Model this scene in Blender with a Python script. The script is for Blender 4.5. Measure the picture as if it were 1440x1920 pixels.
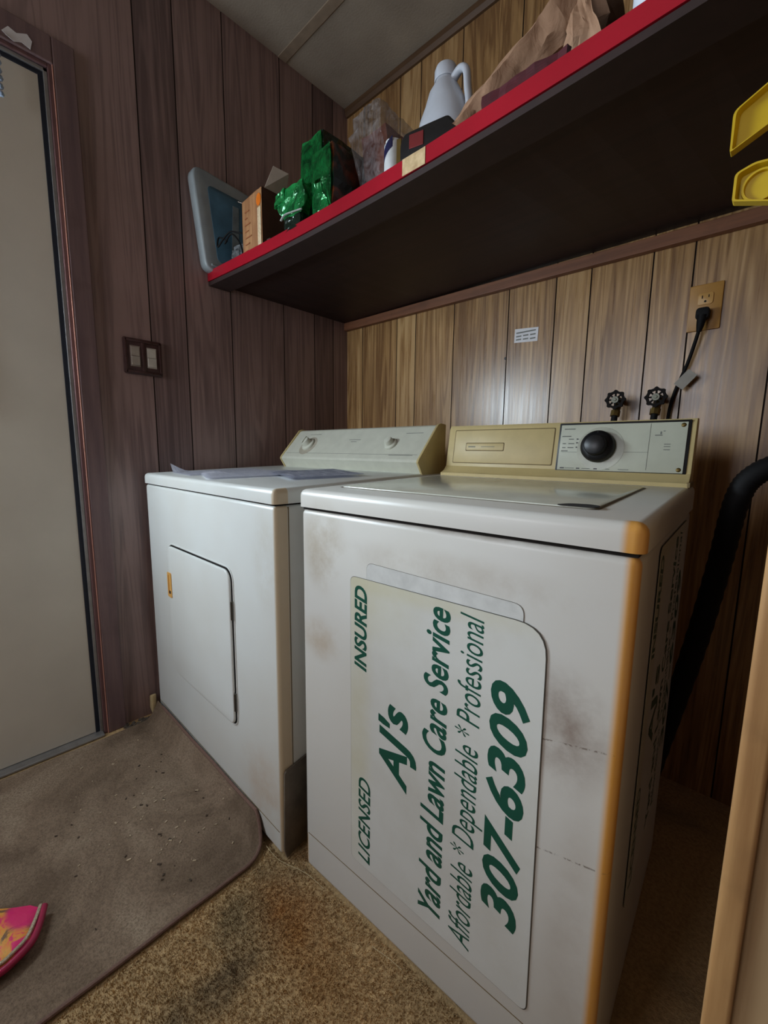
import bpy, bmesh, math, random
from mathutils import Vector, Matrix, noise
random.seed(7)
S = bpy.context.scene
for o in list(bpy.data.objects): bpy.data.objects.remove(o)
COL = S.collection

# ------------------------------------------------------------------ camera
cd = bpy.data.cameras.new('camera'); cam = bpy.data.objects.new('camera', cd); COL.objects.link(cam)
f2 = Vector((-0.67715846, 0.7225521, -0.13919372)); r3 = Vector((0.72835744, 0.68507667, 0.01286109)); u3 = Vector((-0.10465118, 0.09267379, 0.99018165))
cam.matrix_world = Matrix(((r3.x, u3.x, -f2.x, 1.655), (r3.y, u3.y, -f2.y, -1.4816), (r3.z, u3.z, -f2.z, 0.9946), (0, 0, 0, 1)))
cd.sensor_fit = 'VERTICAL'; cd.sensor_height = 24; cd.lens = 794.0 * 24 / 1920; cd.clip_start = 0.01
S.camera = cam

# ------------------------------------------------------------------ world, lights, exposure
w = bpy.data.worlds.new('sky'); S.world = w; w.use_nodes = True
bgn = w.node_tree.nodes['Background']; bgn.inputs[0].default_value = (0.62, 0.74, 1.0, 1); bgn.inputs[1].default_value = 1.0
S.view_settings.view_transform = 'Standard'; S.view_settings.look = 'None'
S.view_settings.exposure = 0.12; S.view_settings.gamma = 1.0; S.view_settings.use_curve_mapping = False

def area(name, loc, direction, sx, sy, energy, color):
    l = bpy.data.lights.new(name, 'AREA'); l.shape = 'RECTANGLE'; l.size = sx; l.size_y = sy; l.energy = energy; l.color = color
    o = bpy.data.objects.new(name, l); COL.objects.link(o); o.location = loc
    o.rotation_euler = Vector(direction).to_track_quat('-Z', 'Z').to_euler(); return o
# daylight through the pane of the entry door (left wall), and added soft fill from a made-up window behind the camera
for _i in range(4):   # door daylight split into four added strips, tilted to brighten the machines
    area('daylight_door_strip', (-0.085, -1.8625 + .135 * _i, 1.47), (1, .62, -.05), 0.15, 0.64, 10.5, (0.76, 0.90, 1.0))
area('rear_fill_light', (0.75, -3.37, 1.5), (0, 1, 0), 0.95, 0.95, 14, (0.96, 0.95, 0.97))

# ------------------------------------------------------------------ helpers
def link(o): COL.objects.link(o); return o
def tag(o, label=None, cat=None, group=None, kind=None):
    if label: o['label'] = label
    if cat: o['category'] = cat
    if group: o['group'] = group
    if kind: o['kind'] = kind
    return o
def empty(name, loc=(0, 0, 0), rz=0.0, label=None, cat=None, group=None):
    o = link(bpy.data.objects.new(name, None)); o.location = loc; o.rotation_euler = (0, 0, rz); o.empty_display_size = 0.05
    return tag(o, label, cat, group)
def obj(name, bm, mat, parent=None, smooth=False, mats=None, angle=None):
    me = bpy.data.meshes.new(name); bmesh.ops.recalc_face_normals(bm, faces=bm.faces); bm.to_mesh(me); bm.free()
    for m in (mats or [mat]): me.materials.append(m)
    o = link(bpy.data.objects.new(name, me))
    if smooth or angle:
        for p in me.polygons: p.use_smooth = True
        me.set_sharp_from_angle(angle=math.radians(angle or 40))
    if parent: o.parent = parent
    return o
def struct(name, bm, mat, mats=None, angle=None):
    return tag(obj(name, bm, mat, mats=mats, angle=angle), kind='structure')
def NB(): return bmesh.new()
def bx(bm, x0, x1, y0, y1, z0, z1, bev=0.0, seg=2, mi=0, M=None):
    vs = [bm.verts.new((x, y, z)) for x in (x0, x1) for y in (y0, y1) for z in (z0, z1)]
    fs = [bm.faces.new([vs[i] for i in q]) for q in ((0, 1, 3, 2), (4, 6, 7, 5), (0, 4, 5, 1), (2, 3, 7, 6), (0, 2, 6, 4), (1, 5, 7, 3))]
    for f in fs: f.material_index = mi
    if bev > 0:
        es = list({e for f in fs for e in f.edges})
        r = bmesh.ops.bevel(bm, geom=es, offset=bev, segments=seg, profile=0.5, affect='EDGES')
        for f in r['faces']: f.material_index = mi
        vs = list({v for f in r['faces'] for v in f.verts} | {v for v in vs if v.is_valid})
    if M is not None:
        for v in vs: v.co = M @ v.co
    return vs
def prism(bm, pts, axis, a0, a1, mi=0, bev=0.0, seg=2):
    """extrude a 2-D outline along an axis; axis 'x': pts=(y,z); 'y': pts=(x,z); 'z': pts=(x,y)"""
    def P(p, a): return {'x': (a, p[0], p[1]), 'y': (p[0], a, p[1]), 'z': (p[0], p[1], a)}[axis]
    A = [bm.verts.new(P(p, a0)) for p in pts]; B = [bm.verts.new(P(p, a1)) for p in pts]; n = len(pts)
    fs = [bm.faces.new(A), bm.faces.new(B[::-1])] + [bm.faces.new((A[i], B[i], B[(i + 1) % n], A[(i + 1) % n])) for i in range(n)]
    for f in fs: f.material_index = mi
    if bev > 0:
        bmesh.ops.recalc_face_normals(bm, faces=fs)
        es = list({e for f in fs[:2] for e in f.edges})
        r = bmesh.ops.bevel(bm, geom=es, offset=bev, segments=seg, profile=0.5, affect='EDGES')
        for f in r['faces']: f.material_index = mi
    return A + B
def rrect(x0, x1, y0, y1, r, n=6):
    rs = r if isinstance(r, (tuple, list)) else (r,) * 4   # bl, br, tr, tl
    out = []
    for (cx, cy, a, q) in ((x0, y0, 180, rs[0]), (x1, y0, 270, rs[1]), (x1, y1, 0, rs[2]), (x0, y1, 90, rs[3])):
        sx = 1 if cx == x0 else -1; sy = 1 if cy == y0 else -1
        for k in range(n + 1):
            t = math.radians(a + 90 * k / n); out.append((cx + sx * q + q * math.cos(t), cy + sy * q + q * math.sin(t)))
    return out
def rpoly(pts, r, n=5):
    """round the corners of a polygon"""
    out = []; N = len(pts)
    for i, p in enumerate(pts):
        p = Vector(p); a = Vector(pts[i - 1]) - p; b = Vector(pts[(i + 1) % N]) - p; rr = r[i] if isinstance(r, (list, tuple)) else r
        rr = min(rr, a.length * .48, b.length * .48); A = p + a.normalized() * rr; B = p + b.normalized() * rr
        for k in range(n + 1):
            t = k / n; q = A * (1 - t) ** 2 + p * 2 * t * (1 - t) + B * t * t; out.append((q.x, q.y))
    return out
def lathe(bm, prof, M=None, n=32, mi=0, start=0.0):
    """profile of (radius, height) about z"""
    rings = []
    for r, z in prof:
        if r < 1e-6: rings.append([bm.verts.new((0, 0, z))])
        else: rings.append([bm.verts.new((r * math.cos(2 * math.pi * k / n), r * math.sin(2 * math.pi * k / n), z)) for k in range(n)])
    for a, b in zip(rings, rings[1:]):
        for k in range(n):
            k2 = (k + 1) % n
            if len(a) == 1 and len(b) == 1: continue
            if len(a) == 1: f = bm.faces.new((a[0], b[k], b[k2]))
            elif len(b) == 1: f = bm.faces.new((a[k], b[0], a[k2]))
            else: f = bm.faces.new((a[k], b[k], b[k2], a[k2]))
            f.material_index = mi
    if M is not None:
        for rg in rings:
            for v in rg: v.co = M @ v.co
def smoothpath(pts, n=8):
    P = [Vector(p) for p in pts]; out = []
    for i in range(len(P) - 1):
        p0 = P[max(i - 1, 0)]; p1 = P[i]; p2 = P[i + 1]; p3 = P[min(i + 2, len(P) - 1)]
        for k in range(n):
            t = k / n
            out.append(0.5 * ((2 * p1) + (-p0 + p2) * t + (2 * p0 - 5 * p1 + 4 * p2 - p3) * t * t + (-p0 + 3 * p1 - 3 * p2 + p3) * t ** 3))
    out.append(P[-1]); return out
def tube(bm, pts, r, n=10, mi=0, flat=1.0):
    pts = [Vector(p) for p in pts]; R = r if isinstance(r, (list, tuple)) else [r] * len(pts)
    t0 = (pts[1] - pts[0]).normalized(); up = Vector((0, 0, 1)) if abs(t0.z) < .9 else Vector((1, 0, 0))
    side = t0.cross(up).normalized(); rings = []
    for i, p in enumerate(pts):
        t = (pts[min(i + 1, len(pts) - 1)] - pts[max(i - 1, 0)]).normalized()
        side = (side - t * side.dot(t)).normalized(); u = t.cross(side)
        rings.append([bm.verts.new(p + (side * math.cos(2 * math.pi * k / n) + u * flat * math.sin(2 * math.pi * k / n)) * R[i]) for k in range(n)])
    for a, b in zip(rings, rings[1:]):
        for k in range(n):
            f = bm.faces.new((a[k], b[k], b[(k + 1) % n], a[(k + 1) % n])); f.material_index = mi
    bm.faces.new(rings[0][::-1]).material_index = mi; bm.faces.new(rings[-1]).material_index = mi
def Tr(x, y, z): return Matrix.Translation((x, y, z))
def Rot(a, ax): return Matrix.Rotation(math.radians(a), 4, ax)

# ------------------------------------------------------------------ materials
def srgb(r, g, b):
    f = lambda c: (c / 255 / 12.92) if c / 255 <= .04045 else ((c / 255 + .055) / 1.055) ** 2.4
    return (f(r), f(g), f(b), 1)
class NT:
    def __init__(s, name, rough=.5, metal=0.0, spec=.5):
        s.m = bpy.data.materials.new(name); s.m.use_nodes = True; s.t = s.m.node_tree; s.b = s.t.nodes['Principled BSDF']
        s.b.inputs['Roughness'].default_value = rough; s.b.inputs['Metallic'].default_value = metal; s.b.inputs['Specular IOR Level'].default_value = spec
    def n(s, typ, **kw):
        x = s.t.nodes.new(typ)
        for k, v in kw.items(): setattr(x, k, v)
        return x
    def L(s, a, b): s.t.links.new(a, b)
    def co(s, scale=(1, 1, 1), rot=(0, 0, 0), loc=(0, 0, 0)):
        c = s.n('ShaderNodeTexCoord'); m = s.n('ShaderNodeMapping'); s.L(c.outputs['Object'], m.inputs[0])
        m.inputs['Scale'].default_value = scale; m.inputs['Rotation'].default_value = rot; m.inputs['Location'].default_value = loc
        return m.outputs[0]
    def noise(s, vec, scale, detail=4, rough=.55, dist=0.0):
        x = s.n('ShaderNodeTexNoise'); s.L(vec, x.inputs['Vector']); x.inputs['Scale'].default_value = scale
        x.inputs['Detail'].default_value = detail; x.inputs['Roughness'].default_value = rough; x.inputs['Distortion'].default_value = dist
        return x.outputs['Fac']
    def ramp(s, fac, stops):
        x = s.n('ShaderNodeValToRGB'); s.L(fac, x.inputs[0]); e = x.color_ramp.elements
        while len(e) < len(stops): e.new(.5)
        for i, (p, c) in enumerate(stops): e[i].position = p; e[i].color = c if len(c) == 4 else (*c, 1)
        return x.outputs[0]
    def math(s, op, a, b=None, c=None, clamp=False):
        x = s.n('ShaderNodeMath', operation=op); x.use_clamp = clamp
        for i, v in enumerate((a, b, c)):
            if v is None: continue
            if isinstance(v, (int, float)): x.inputs[i].default_value = v
            else: s.L(v, x.inputs[i])
        return x.outputs[0]
    def mix(s, fac, a, b, mode='MIX'):
        x = s.n('ShaderNodeMix', data_type='RGBA', blend_type=mode)
        for sock, v in ((x.inputs[0], fac), (x.inputs[6], a), (x.inputs[7], b)):
            if isinstance(v, (int, float)): sock.default_value = v
            elif isinstance(v, tuple): sock.default_value = v
            else: s.L(v, sock)
        return x.outputs[2]
    def xyz(s, vec):
        x = s.n('ShaderNodeSeparateXYZ'); s.L(vec, x.inputs[0]); return x.outputs
    def band(s, v, a, b, soft):
        """1 inside [a,b] with soft edges"""
        m1 = s.n('ShaderNodeMapRange', interpolation_type='SMOOTHSTEP'); s.L(v, m1.inputs[0]); m1.inputs[1].default_value = a - soft; m1.inputs[2].default_value = a + soft
        m2 = s.n('ShaderNodeMapRange', interpolation_type='SMOOTHSTEP'); s.L(v, m2.inputs[0]); m2.inputs[1].default_value = b - soft; m2.inputs[2].default_value = b + soft
        return s.math('MULTIPLY', m1.outputs[0], s.math('SUBTRACT', 1.0, m2.outputs[0]))
    def blob(s, P, c, r, soft=.5):
        """soft elliptical stain centred at c with radii r"""
        m = s.n('ShaderNodeVectorMath', operation='SUBTRACT'); s.L(P, m.inputs[0]); m.inputs[1].default_value = c
        d = s.n('ShaderNodeVectorMath', operation='DIVIDE'); s.L(m.outputs[0], d.inputs[0]); d.inputs[1].default_value = r
        l = s.n('ShaderNodeVectorMath', operation='LENGTH'); s.L(d.outputs[0], l.inputs[0])
        mr = s.n('ShaderNodeMapRange', interpolation_type='SMOOTHSTEP'); s.L(l.outputs['Value'], mr.inputs[0])
        mr.inputs[1].default_value = 1 - soft; mr.inputs[2].default_value = 1 + soft; mr.inputs[3].default_value = 1; mr.inputs[4].default_value = 0
        return mr.outputs[0]
    def color(s, c):
        if isinstance(c, tuple): s.b.inputs['Base Color'].default_value = c
        else: s.L(c, s.b.inputs['Base Color'])
        return s
    def rough(s, r): s.L(r, s.b.inputs['Roughness']); return s
    def bump(s, h, strength=.3, dist=.001):
        x = s.n('ShaderNodeBump'); s.L(h, x.inputs['Height']); x.inputs['Strength'].default_value = strength; x.inputs['Distance'].default_value = dist
        s.L(x.outputs[0], s.b.inputs['Normal']); return s

def simple(name, col, rough=.5, metal=0.0, var=.12, scale=30, bump=0.0, spec=.5):
    t = NT(name, rough, metal, spec); c = srgb(*col); v = t.co()
    n = t.noise(v, scale, 5)
    d = tuple(x * (1 - var) for x in c[:3]) + (1,); l = tuple(min(1, x * (1 + var)) for x in c[:3]) + (1,)
    t.color(t.ramp(n, [(.3, d), (.7, l)]))
    if bump: t.bump(n, bump)
    return t.m

def wood_panel(name, horiz, dark, mid, light, rough=.38, stretch=1.0):
    """printed wood-grain panelling; horiz is the axis across the planks"""
    t = NT(name, rough, spec=.7)
    at = t.n('ShaderNodeAttribute', attribute_name='tone'); tone = at.outputs['Fac']
    sc = (26, 26, 1.1)
    v = t.co(sc)
    off = t.n('ShaderNodeVectorMath', operation='ADD'); t.L(v, off.inputs[0])
    cmb = t.n('ShaderNodeCombineXYZ'); k = t.math('MULTIPLY', tone, 37.0)
    for i in range(3): t.L(k, cmb.inputs[i])
    t.L(cmb.outputs[0], off.inputs[1]); v2 = off.outputs[0]
    fine = t.noise(v2, 3.2, 8, .62)
    broad = t.noise(v2, .42, 3, .5, 1.2)
    rings = t.math('SINE', t.math('MULTIPLY', broad, 58.0))
    rings = t.math('MULTIPLY_ADD', rings, .20, .5)
    med = t.noise(v2, 1.1, 3, .5)
    f = t.math('ADD', t.math('MULTIPLY', fine, .40), t.math('ADD', t.math('MULTIPLY', rings, .30), t.math('MULTIPLY', med, .30)))
    f = t.math('ADD', f, t.math('MULTIPLY_ADD', tone, .16, -.08))
    base = t.ramp(f, [(.36, srgb(*dark)), (.50, srgb(*mid)), (.62, srgb(*light))])
    grime = t.noise(t.co((1, 1, 1)), 2.3, 5, .6)
    c = t.mix(t.math('MULTIPLY', t.ramp(grime, [(.45, (0, 0, 0)), (.8, (1, 1, 1))]), .35), base, srgb(96, 72, 54))
    t.color(c)
    t.rough(t.math('MULTIPLY_ADD', fine, .25, rough - .1))
    t.bump(f, .25, .0006)
    return t.m
M_back = wood_panel('oak_panelling', 'x', (128, 92, 56), (172, 132, 84), (200, 162, 112), .27)
M_left = wood_panel('glare_tint_panelling', 'y', (106, 86, 85), (134, 111, 108), (157, 131, 126))  # back wall's panelling again, with the glare's purple cast put into the colour
M_part = wood_panel('partition_panelling', 'x', (120, 92, 60), (160, 128, 90), (186, 156, 116), .5)

def enamel(name, kind):
    t = NT(name, .28, spec=.5); P = t.co(); X = t.xyz(P)
    base = srgb(212, 210, 204) if kind.startswith('washer') else srgb(224, 228, 225)
    n1 = t.noise(P, 6, 6, .65); n2 = t.noise(P, 45, 6, .7); n3 = t.noise(P, 2.2, 3)
    c = t.mix(t.ramp(n3, [(.35, (0, 0, 0)), (.75, (.5, .5, .5))]), base, srgb(204, 198, 184))
    specks = t.ramp(n2, [(.68, (0, 0, 0)), (.78, (1, 1, 1))])
    c = t.mix(t.math('MULTIPLY', specks, .22), c, srgb(120, 96, 66))
    if kind.startswith('washer'):
        Wd = .632
        # rust and grime smears
        for (cc, rr, st, col) in (((.07, 0, .80), (.05, .3, .075), .75, (150, 128, 92)), ((.555, 0, .62), (.055, .3, .075), .75, (118, 92, 76)), ((.06, 0, .60), (.05, .3, .04), .55, (170, 142, 104)), ((.36, 0, .80), (.2, .3, .03), .4, (150, 130, 104)),
                                  ((.33, 0, .872), (.3, .3, .006), .5, (120, 100, 84)), ((.59, 0, .30), (.03, .3, .2), .25, (150, 130, 110))):
            b = t.blob(P, cc, rr, .6); b = t.math('MULTIPLY', b, t.ramp(n1, [(.38, (0, 0, 0)), (.62, (1, 1, 1))]))
            c = t.mix(t.math('MULTIPLY', b, st), c, srgb(*col))
        # yellow strip down the right front corner
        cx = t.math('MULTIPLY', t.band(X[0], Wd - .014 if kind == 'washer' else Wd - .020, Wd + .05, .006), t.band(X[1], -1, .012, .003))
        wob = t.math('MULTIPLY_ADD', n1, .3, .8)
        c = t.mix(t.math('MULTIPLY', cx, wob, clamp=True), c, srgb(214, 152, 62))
        c = t.mix(t.math('MULTIPLY', t.math('MULTIPLY', t.band(X[0], -1, .010, .003), t.band(X[2], .005, .095, .004)), .7), c, srgb(206, 160, 92))
        # scratch lines
        wv = t.co((1, 1, 1), rot=(0, math.radians(12), 0)); Z = t.xyz(wv)[2]
        sc = t.noise(P, 120, 3, .6)
        for z0 in (.30, .47, .865):
            l = t.math('MULTIPLY', t.band(Z, z0 - .0012, z0 + .0012, .0006), t.ramp(sc, [(.48, (0, 0, 0)), (.56, (1, 1, 1))]))
            l = t.math('MULTIPLY', l, t.band(X[0], .50 if z0 < .8 else .2, .62, .02))
            c = t.mix(t.math('MULTIPLY', l, .7), c, srgb(90, 74, 60))
    else:
        cx = t.math('MULTIPLY', t.band(X[0], .812, .9, .003), t.band(X[1], -1, .033, .001))
        c = t.mix(t.math('MULTIPLY', cx, .75), c, srgb(204, 180, 138))
        b = t.math('MULTIPLY', t.blob(P, (.74, 0, .12), (.09, .3, .12), .6), t.ramp(n1, [(.4, (0, 0, 0)), (.65, (1, 1, 1))]))
        c = t.mix(t.math('MULTIPLY', b, .4), c, srgb(186, 140, 90))
        b = t.math('MULTIPLY', t.blob(P, (.78, 0, .75), (.05, .3, .10), .6), t.ramp(n1, [(.4, (0, 0, 0)), (.65, (1, 1, 1))]))
        c = t.mix(t.math('MULTIPLY', b, .3), c, srgb(176, 160, 120))
    t.color(c); t.rough(t.math('MULTIPLY_ADD', n1, .25, .2)); t.bump(t.noise(P, 3, 2), .12, .002)
    return t.m
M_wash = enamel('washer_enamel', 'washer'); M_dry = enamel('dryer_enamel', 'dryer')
M_top = simple('worn_top_enamel', (190, 190, 176), .16, var=.08, scale=12)
M_almond = simple('aged_almond_plastic', (204, 184, 130), .42, var=.06, scale=20)
M_almond_dk = simple('almond_seam', (120, 100, 62), .6)
M_ivory = simple('ivory_console', (206, 206, 190), .38, var=.05)
M_plate = simple('console_plate_silver', (188, 190, 172), .42, var=.04)
M_black = simple('black_plastic', (18, 18, 20), .38, var=.2)
M_blackr = simple('black_rubber', (12, 11, 12), .7, var=.2, spec=.25)
M_gap = simple('dark_gap', (22, 18, 15), .9)
M_print = simple('grey_print', (110, 112, 104), .6)
M_chrome = simple('dull_chrome', (150, 150, 146), .3, metal=.9)
M_tan = simple('tan_plastic', (218, 164, 88), .4, var=.12)
M_green = simple('green_lettering', (12, 78, 62), .4, var=.08)
M_red = simple('red_shelf_paint', (158, 12, 34), .33, var=.08, scale=8)
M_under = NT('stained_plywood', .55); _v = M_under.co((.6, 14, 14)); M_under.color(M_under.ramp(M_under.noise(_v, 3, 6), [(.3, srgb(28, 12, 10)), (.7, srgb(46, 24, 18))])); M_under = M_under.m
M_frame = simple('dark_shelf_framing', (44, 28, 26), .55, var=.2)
def grainwood(name, a, b, axis=0, rough=.5):
    t = NT(name, rough); sc = [22, 22, 22]; sc[axis] = 1.4; f = t.noise(t.co(tuple(sc)), 2.2, 7, .6)
    g = t.noise(t.co(), 9, 4)
    c = t.ramp(f, [(.3, srgb(*a)), (.7, srgb(*b))]); c = t.mix(t.math('MULTIPLY', t.ramp(g, [(.55, (0, 0, 0)), (.75, (1, 1, 1))]), .3), c, srgb(60, 40, 28))
    t.color(c); t.bump(f, .3, .0008); return t.m
M_ledger = grainwood('pine_ledger_wood', (108, 66, 44), (142, 92, 62), 0)
M_casing = grainwood('brown_casing_wood', (100, 80, 82), (126, 102, 100), 2)
M_stop = grainwood('plum_brown_stop_wood', (92, 64, 66), (118, 86, 84), 2)
M_edge = grainwood('pale_pink_edge_wood', (158, 106, 92), (190, 138, 120), 2)  # pale pink tone for the thin strip beside the casing
M_post = grainwood('pine_corner_trim', (150, 108, 66), (186, 144, 94), 2)
M_crown = grainwood('dark_crown_wood', (80, 56, 36), (104, 76, 50), 0)
M_doorpaint = simple('aged_door_paint', (204, 197, 182), .5, var=.05, scale=5, bump=.05)
M_alu = simple('aluminium_strip', (150, 148, 146), .42, metal=.6, var=.15)
M_gasket = simple('door_gasket', (20, 26, 40), .7)
M_white = simple('white_paper', (228, 226, 228), .6, var=.05)
M_brass = simple('aged_brass', (112, 92, 50), .45, metal=.8, var=.25)

def signmat():
    t = NT('magnetic_sign_white', .35); P = t.co(); X = t.xyz(P)
    n = t.noise(P, 7, 5, .6); c = t.mix(t.ramp(n, [(.4, (0, 0, 0)), (.8, (.6, .6, .6))]), srgb(212, 212, 206), srgb(192, 188, 176))
    for cc, rr in (((.19, 0, .72), (.09, .3, .07)), ((.17, 0, .45), (.03, .3, .3)), ((.30, 0, .755), (.2, .3, .02))):
        c = t.mix(t.math('MULTIPLY', t.blob(P, cc, rr, .7), t.math('MULTIPLY', n, .7)), c, srgb(202, 196, 160))
    s = t.ramp(t.noise(P, 60, 5, .7), [(.68, (0, 0, 0)), (.76, (1, 1, 1))]); c = t.mix(t.math('MULTIPLY', s, .25), c, srgb(110, 96, 76))
    t.color(c); return t.m
M_sign = signmat()

def carpetmat(name, cols, scale, stain=True):
    t = NT(name, .95, spec=.1); P = t.co()
    a = t.noise(P, 3.2, 6, .65, .6); b = t.noise(P, scale, 4, .75)
    c = t.ramp(a, [(.32, srgb(*cols[0])), (.5, srgb(*cols[1])), (.68, srgb(*cols[2]))])
    c = t.mix(t.ramp(b, [(.35, (1, 1, 1)), (.62, (0, 0, 0))]), c, srgb(*cols[3]), 'MIX') if False else t.mix(t.math('MULTIPLY', t.ramp(b, [(.36, (1, 1, 1)), (.58, (0, 0, 0))]), .55), c, srgb(*cols[3]))
    if stain:
        for cc, rr, col, st in (((.98, -1.04, 0), (.09, .05, 1), (176, 112, 48), .6), ((1.08, -1.06, 0), (.12, .05, 1), (170, 124, 70), .5), ((.99, -1.25, 0), (.035, .16, 1), (88, 76, 62), .7), ((1.12, -1.36, 0), (.07, .10, 1), (88, 78, 66), .6), ((.90, -1.12, 0), (.05, .06, 1), (110, 100, 78), .5)):
            k = t.math('MULTIPLY', t.blob(P, cc, rr, .7), t.ramp(t.noise(P, 14, 4), [(.3, (.2, .2, .2)), (.6, (1, 1, 1))]))
            c = t.mix(t.math('MULTIPLY', k, st), c, srgb(*col))
    t.color(c); t.bump(b, .9, .004)
    return t.m
M_carpet = carpetmat('tan_carpet', ((158, 138, 106), (200, 169, 124), (218, 182, 132), (144, 118, 84)), 120)
M_mat = carpetmat('brown_mat_pile', ((104, 87, 71), (146, 125, 105), (176, 156, 133), (84, 70, 57)), 210, False)
M_bind = simple('mat_binding', (112, 84, 72), .8, var=.2, scale=200, bump=.5)
def ceilmat():
    t = NT('ceiling_board', .85, spec=.2); P = t.co(); n = t.noise(P, 4, 5); g = t.noise(P, 140, 3)
    t.color(t.ramp(n, [(.3, srgb(150, 138, 124)), (.7, srgb(172, 160, 144))])); t.bump(g, .6, .0015); return t.m
M_ceil = ceilmat(); M_batten = simple('ceiling_batten', (150, 132, 112), .7)
def glass(name, col=(1, 1, 1), rough=.05, alpha=None):
    t = NT(name, rough); t.b.inputs['Transmission Weight'].default_value = 1.0; t.b.inputs['Base Color'].default_value = (*col, 1); t.b.inputs['IOR'].default_value = 1.1
    return t.m
def thinpane(name):
    t = NT(name); nt = t.t; out = nt.nodes['Material Output']; tr = t.n('ShaderNodeBsdfTransparent'); gl = t.n('ShaderNodeBsdfGlossy'); gl.inputs['Roughness'].default_value = .02
    fr = t.n('ShaderNodeFresnel'); mx = t.n('ShaderNodeMixShader'); t.L(fr.outputs[0], mx.inputs[0]); t.L(tr.outputs[0], mx.inputs[1]); t.L(gl.outputs[0], mx.inputs[2]); t.L(mx.outputs[0], out.inputs['Surface']); return t.m
M_glass = thinpane('window_glass')

# ------------------------------------------------------------------ room
CZ = 2.565; RX = 3.2; RY = -3.4
def plank_wall(name, axis, fixed, a0, a1, z0, z1, grooves, mat, inward, depth=.0035, gw=.004, thick=.06, holes=()):
    """a panelled wall with real V grooves; holes=(a0,a1,z0,z1) openings"""
    bm = NB(); lay = bm.verts.layers.float_color.new('tone')
    ed = [a0] + sorted(grooves) + [a1]
    rnd = random.Random(hash(name) % 1000 if False else len(grooves) * 17 + 3)
    zs = sorted({z0, z1} | {h[2] for h in holes} | {h[3] for h in holes})
    def V(a, off, z, tone):
        p = (a, fixed + off, z) if axis == 'x' else (fixed + off, a, z)
        v = bm.verts.new(p); v[lay] = (tone, tone, tone, 1); return v
    def inhole(a, z):
        return any(h[0] < a < h[1] and h[2] < z < h[3] for h in holes)
    for i in range(len(ed) - 1):
        tone = rnd.random()
        l = ed[i] + (gw / 2 if i else 0); r = ed[i + 1] - (gw / 2 if i < len(ed) - 2 else 0)
        cuts = sorted({l, r} | {h[k] for h in holes for k in (0, 1) if l < h[k] < r})
        for c0, c1 in zip(cuts, cuts[1:]):
            for za, zb in zip(zs, zs[1:]):
                if inhole((c0 + c1) / 2, (za + zb) / 2): continue
                bm.faces.new((V(c0, 0, za, tone), V(c1, 0, za, tone), V(c1, 0, zb, tone), V(c0, 0, zb, tone)))
        if i < len(ed) - 2:
            g = ed[i + 1]
            for za, zb in zip(zs, zs[1:]):
                if inhole(g, (za + zb) / 2): continue
                for s, t_ in ((g - gw / 2, g), (g, g + gw / 2)):
                    o0 = 0 if s < g else -depth * inward; o1 = -depth * inward if s < g else 0
                    f = bm.faces.new((V(s, o0, za, 0), V(t_, o1, za, 0), V(t_, o1, zb, 0), V(s, o0, zb, 0))); f.material_index = 1
    b = -inward * thick
    for c0, c1 in zip(sorted({a0, a1} | {h[k] for h in holes for k in (0, 1)}), sorted({a0, a1} | {h[k] for h in holes for k in (0, 1)})[1:]):
        for za, zb in zip(zs, zs[1:]):
            if inhole((c0 + c1) / 2, (za + zb) / 2): continue
            bm.faces.new((V(c0, b, za, .5), V(c1, b, za, .5), V(c1, b, zb, .5), V(c0, b, zb, .5)))
    return bm
M_groove = simple('panel_groove', (44, 30, 22), .8)
gb = [.112, .331, .44, .636, .871, 1.04, 1.15, 1.319, 1.418, 1.60, 1.82, 2.05, 2.3, 2.6, 2.9]
struct('wall_back', plank_wall('wall_back', 'x', 0, 0, RX, 0, CZ, gb, M_back, -1), None, mats=[M_back, M_groove])
DH = (-2.02, -1.150, 0, 2.076)
gl = [-.091, -.204, -.37, -.613, -.79, -.914, -2.1, -2.3, -2.55, -2.8, -3.1]
struct('wall_left', plank_wall('wall_left', 'y', 0, RY, 0, 0, CZ, gl, M_left, 1, holes=[DH]), None, mats=[M_left, M_groove])
WH = (.25, 1.25, 1.0, 2.0)
struct('wall_front', plank_wall('wall_front', 'x', RY, 0, RX, 0, CZ, [.3, .6, .9, 1.2, 1.5, 1.8, 2.1, 2.4, 2.7, 3.0], M_back, 1, holes=[WH]), None, mats=[M_left, M_groove])
struct('wall_right', plank_wall('wall_right', 'y', RX, RY, 0, 0, CZ, [-.4, -.8, -1.2, -1.6, -2, -2.4, -2.8, -3.2], M_part, -1), None, mats=[M_left, M_groove])
bm = NB(); bx(bm, -.06, RX + .06, RY - .06, .06, -.05, 0); struct('floor', bm, M_carpet)
bm = NB(); bx(bm, -.06, RX + .06, RY - .06, .06, CZ, CZ + .05); struct('ceiling', bm, M_ceil)
# ceiling battens
for i, y in enumerate((-.358, -1.578, -2.798)):
    bm = NB(); bx(bm, 0.002, RX - .002, y - .019, y + .019, CZ - .005, CZ - .0002, .0015); struct('trim_%d' % (i + 1), bm, M_batten)
bm = NB(); prism(bm, [(-.0005, CZ - .0005), (-.0005, CZ - .032), (-.010, CZ - .032), (-.018, CZ - .018), (-.020, CZ - .0005)], 'x', .002, RX - .002); struct('trim_4', bm, M_crown)
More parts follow.
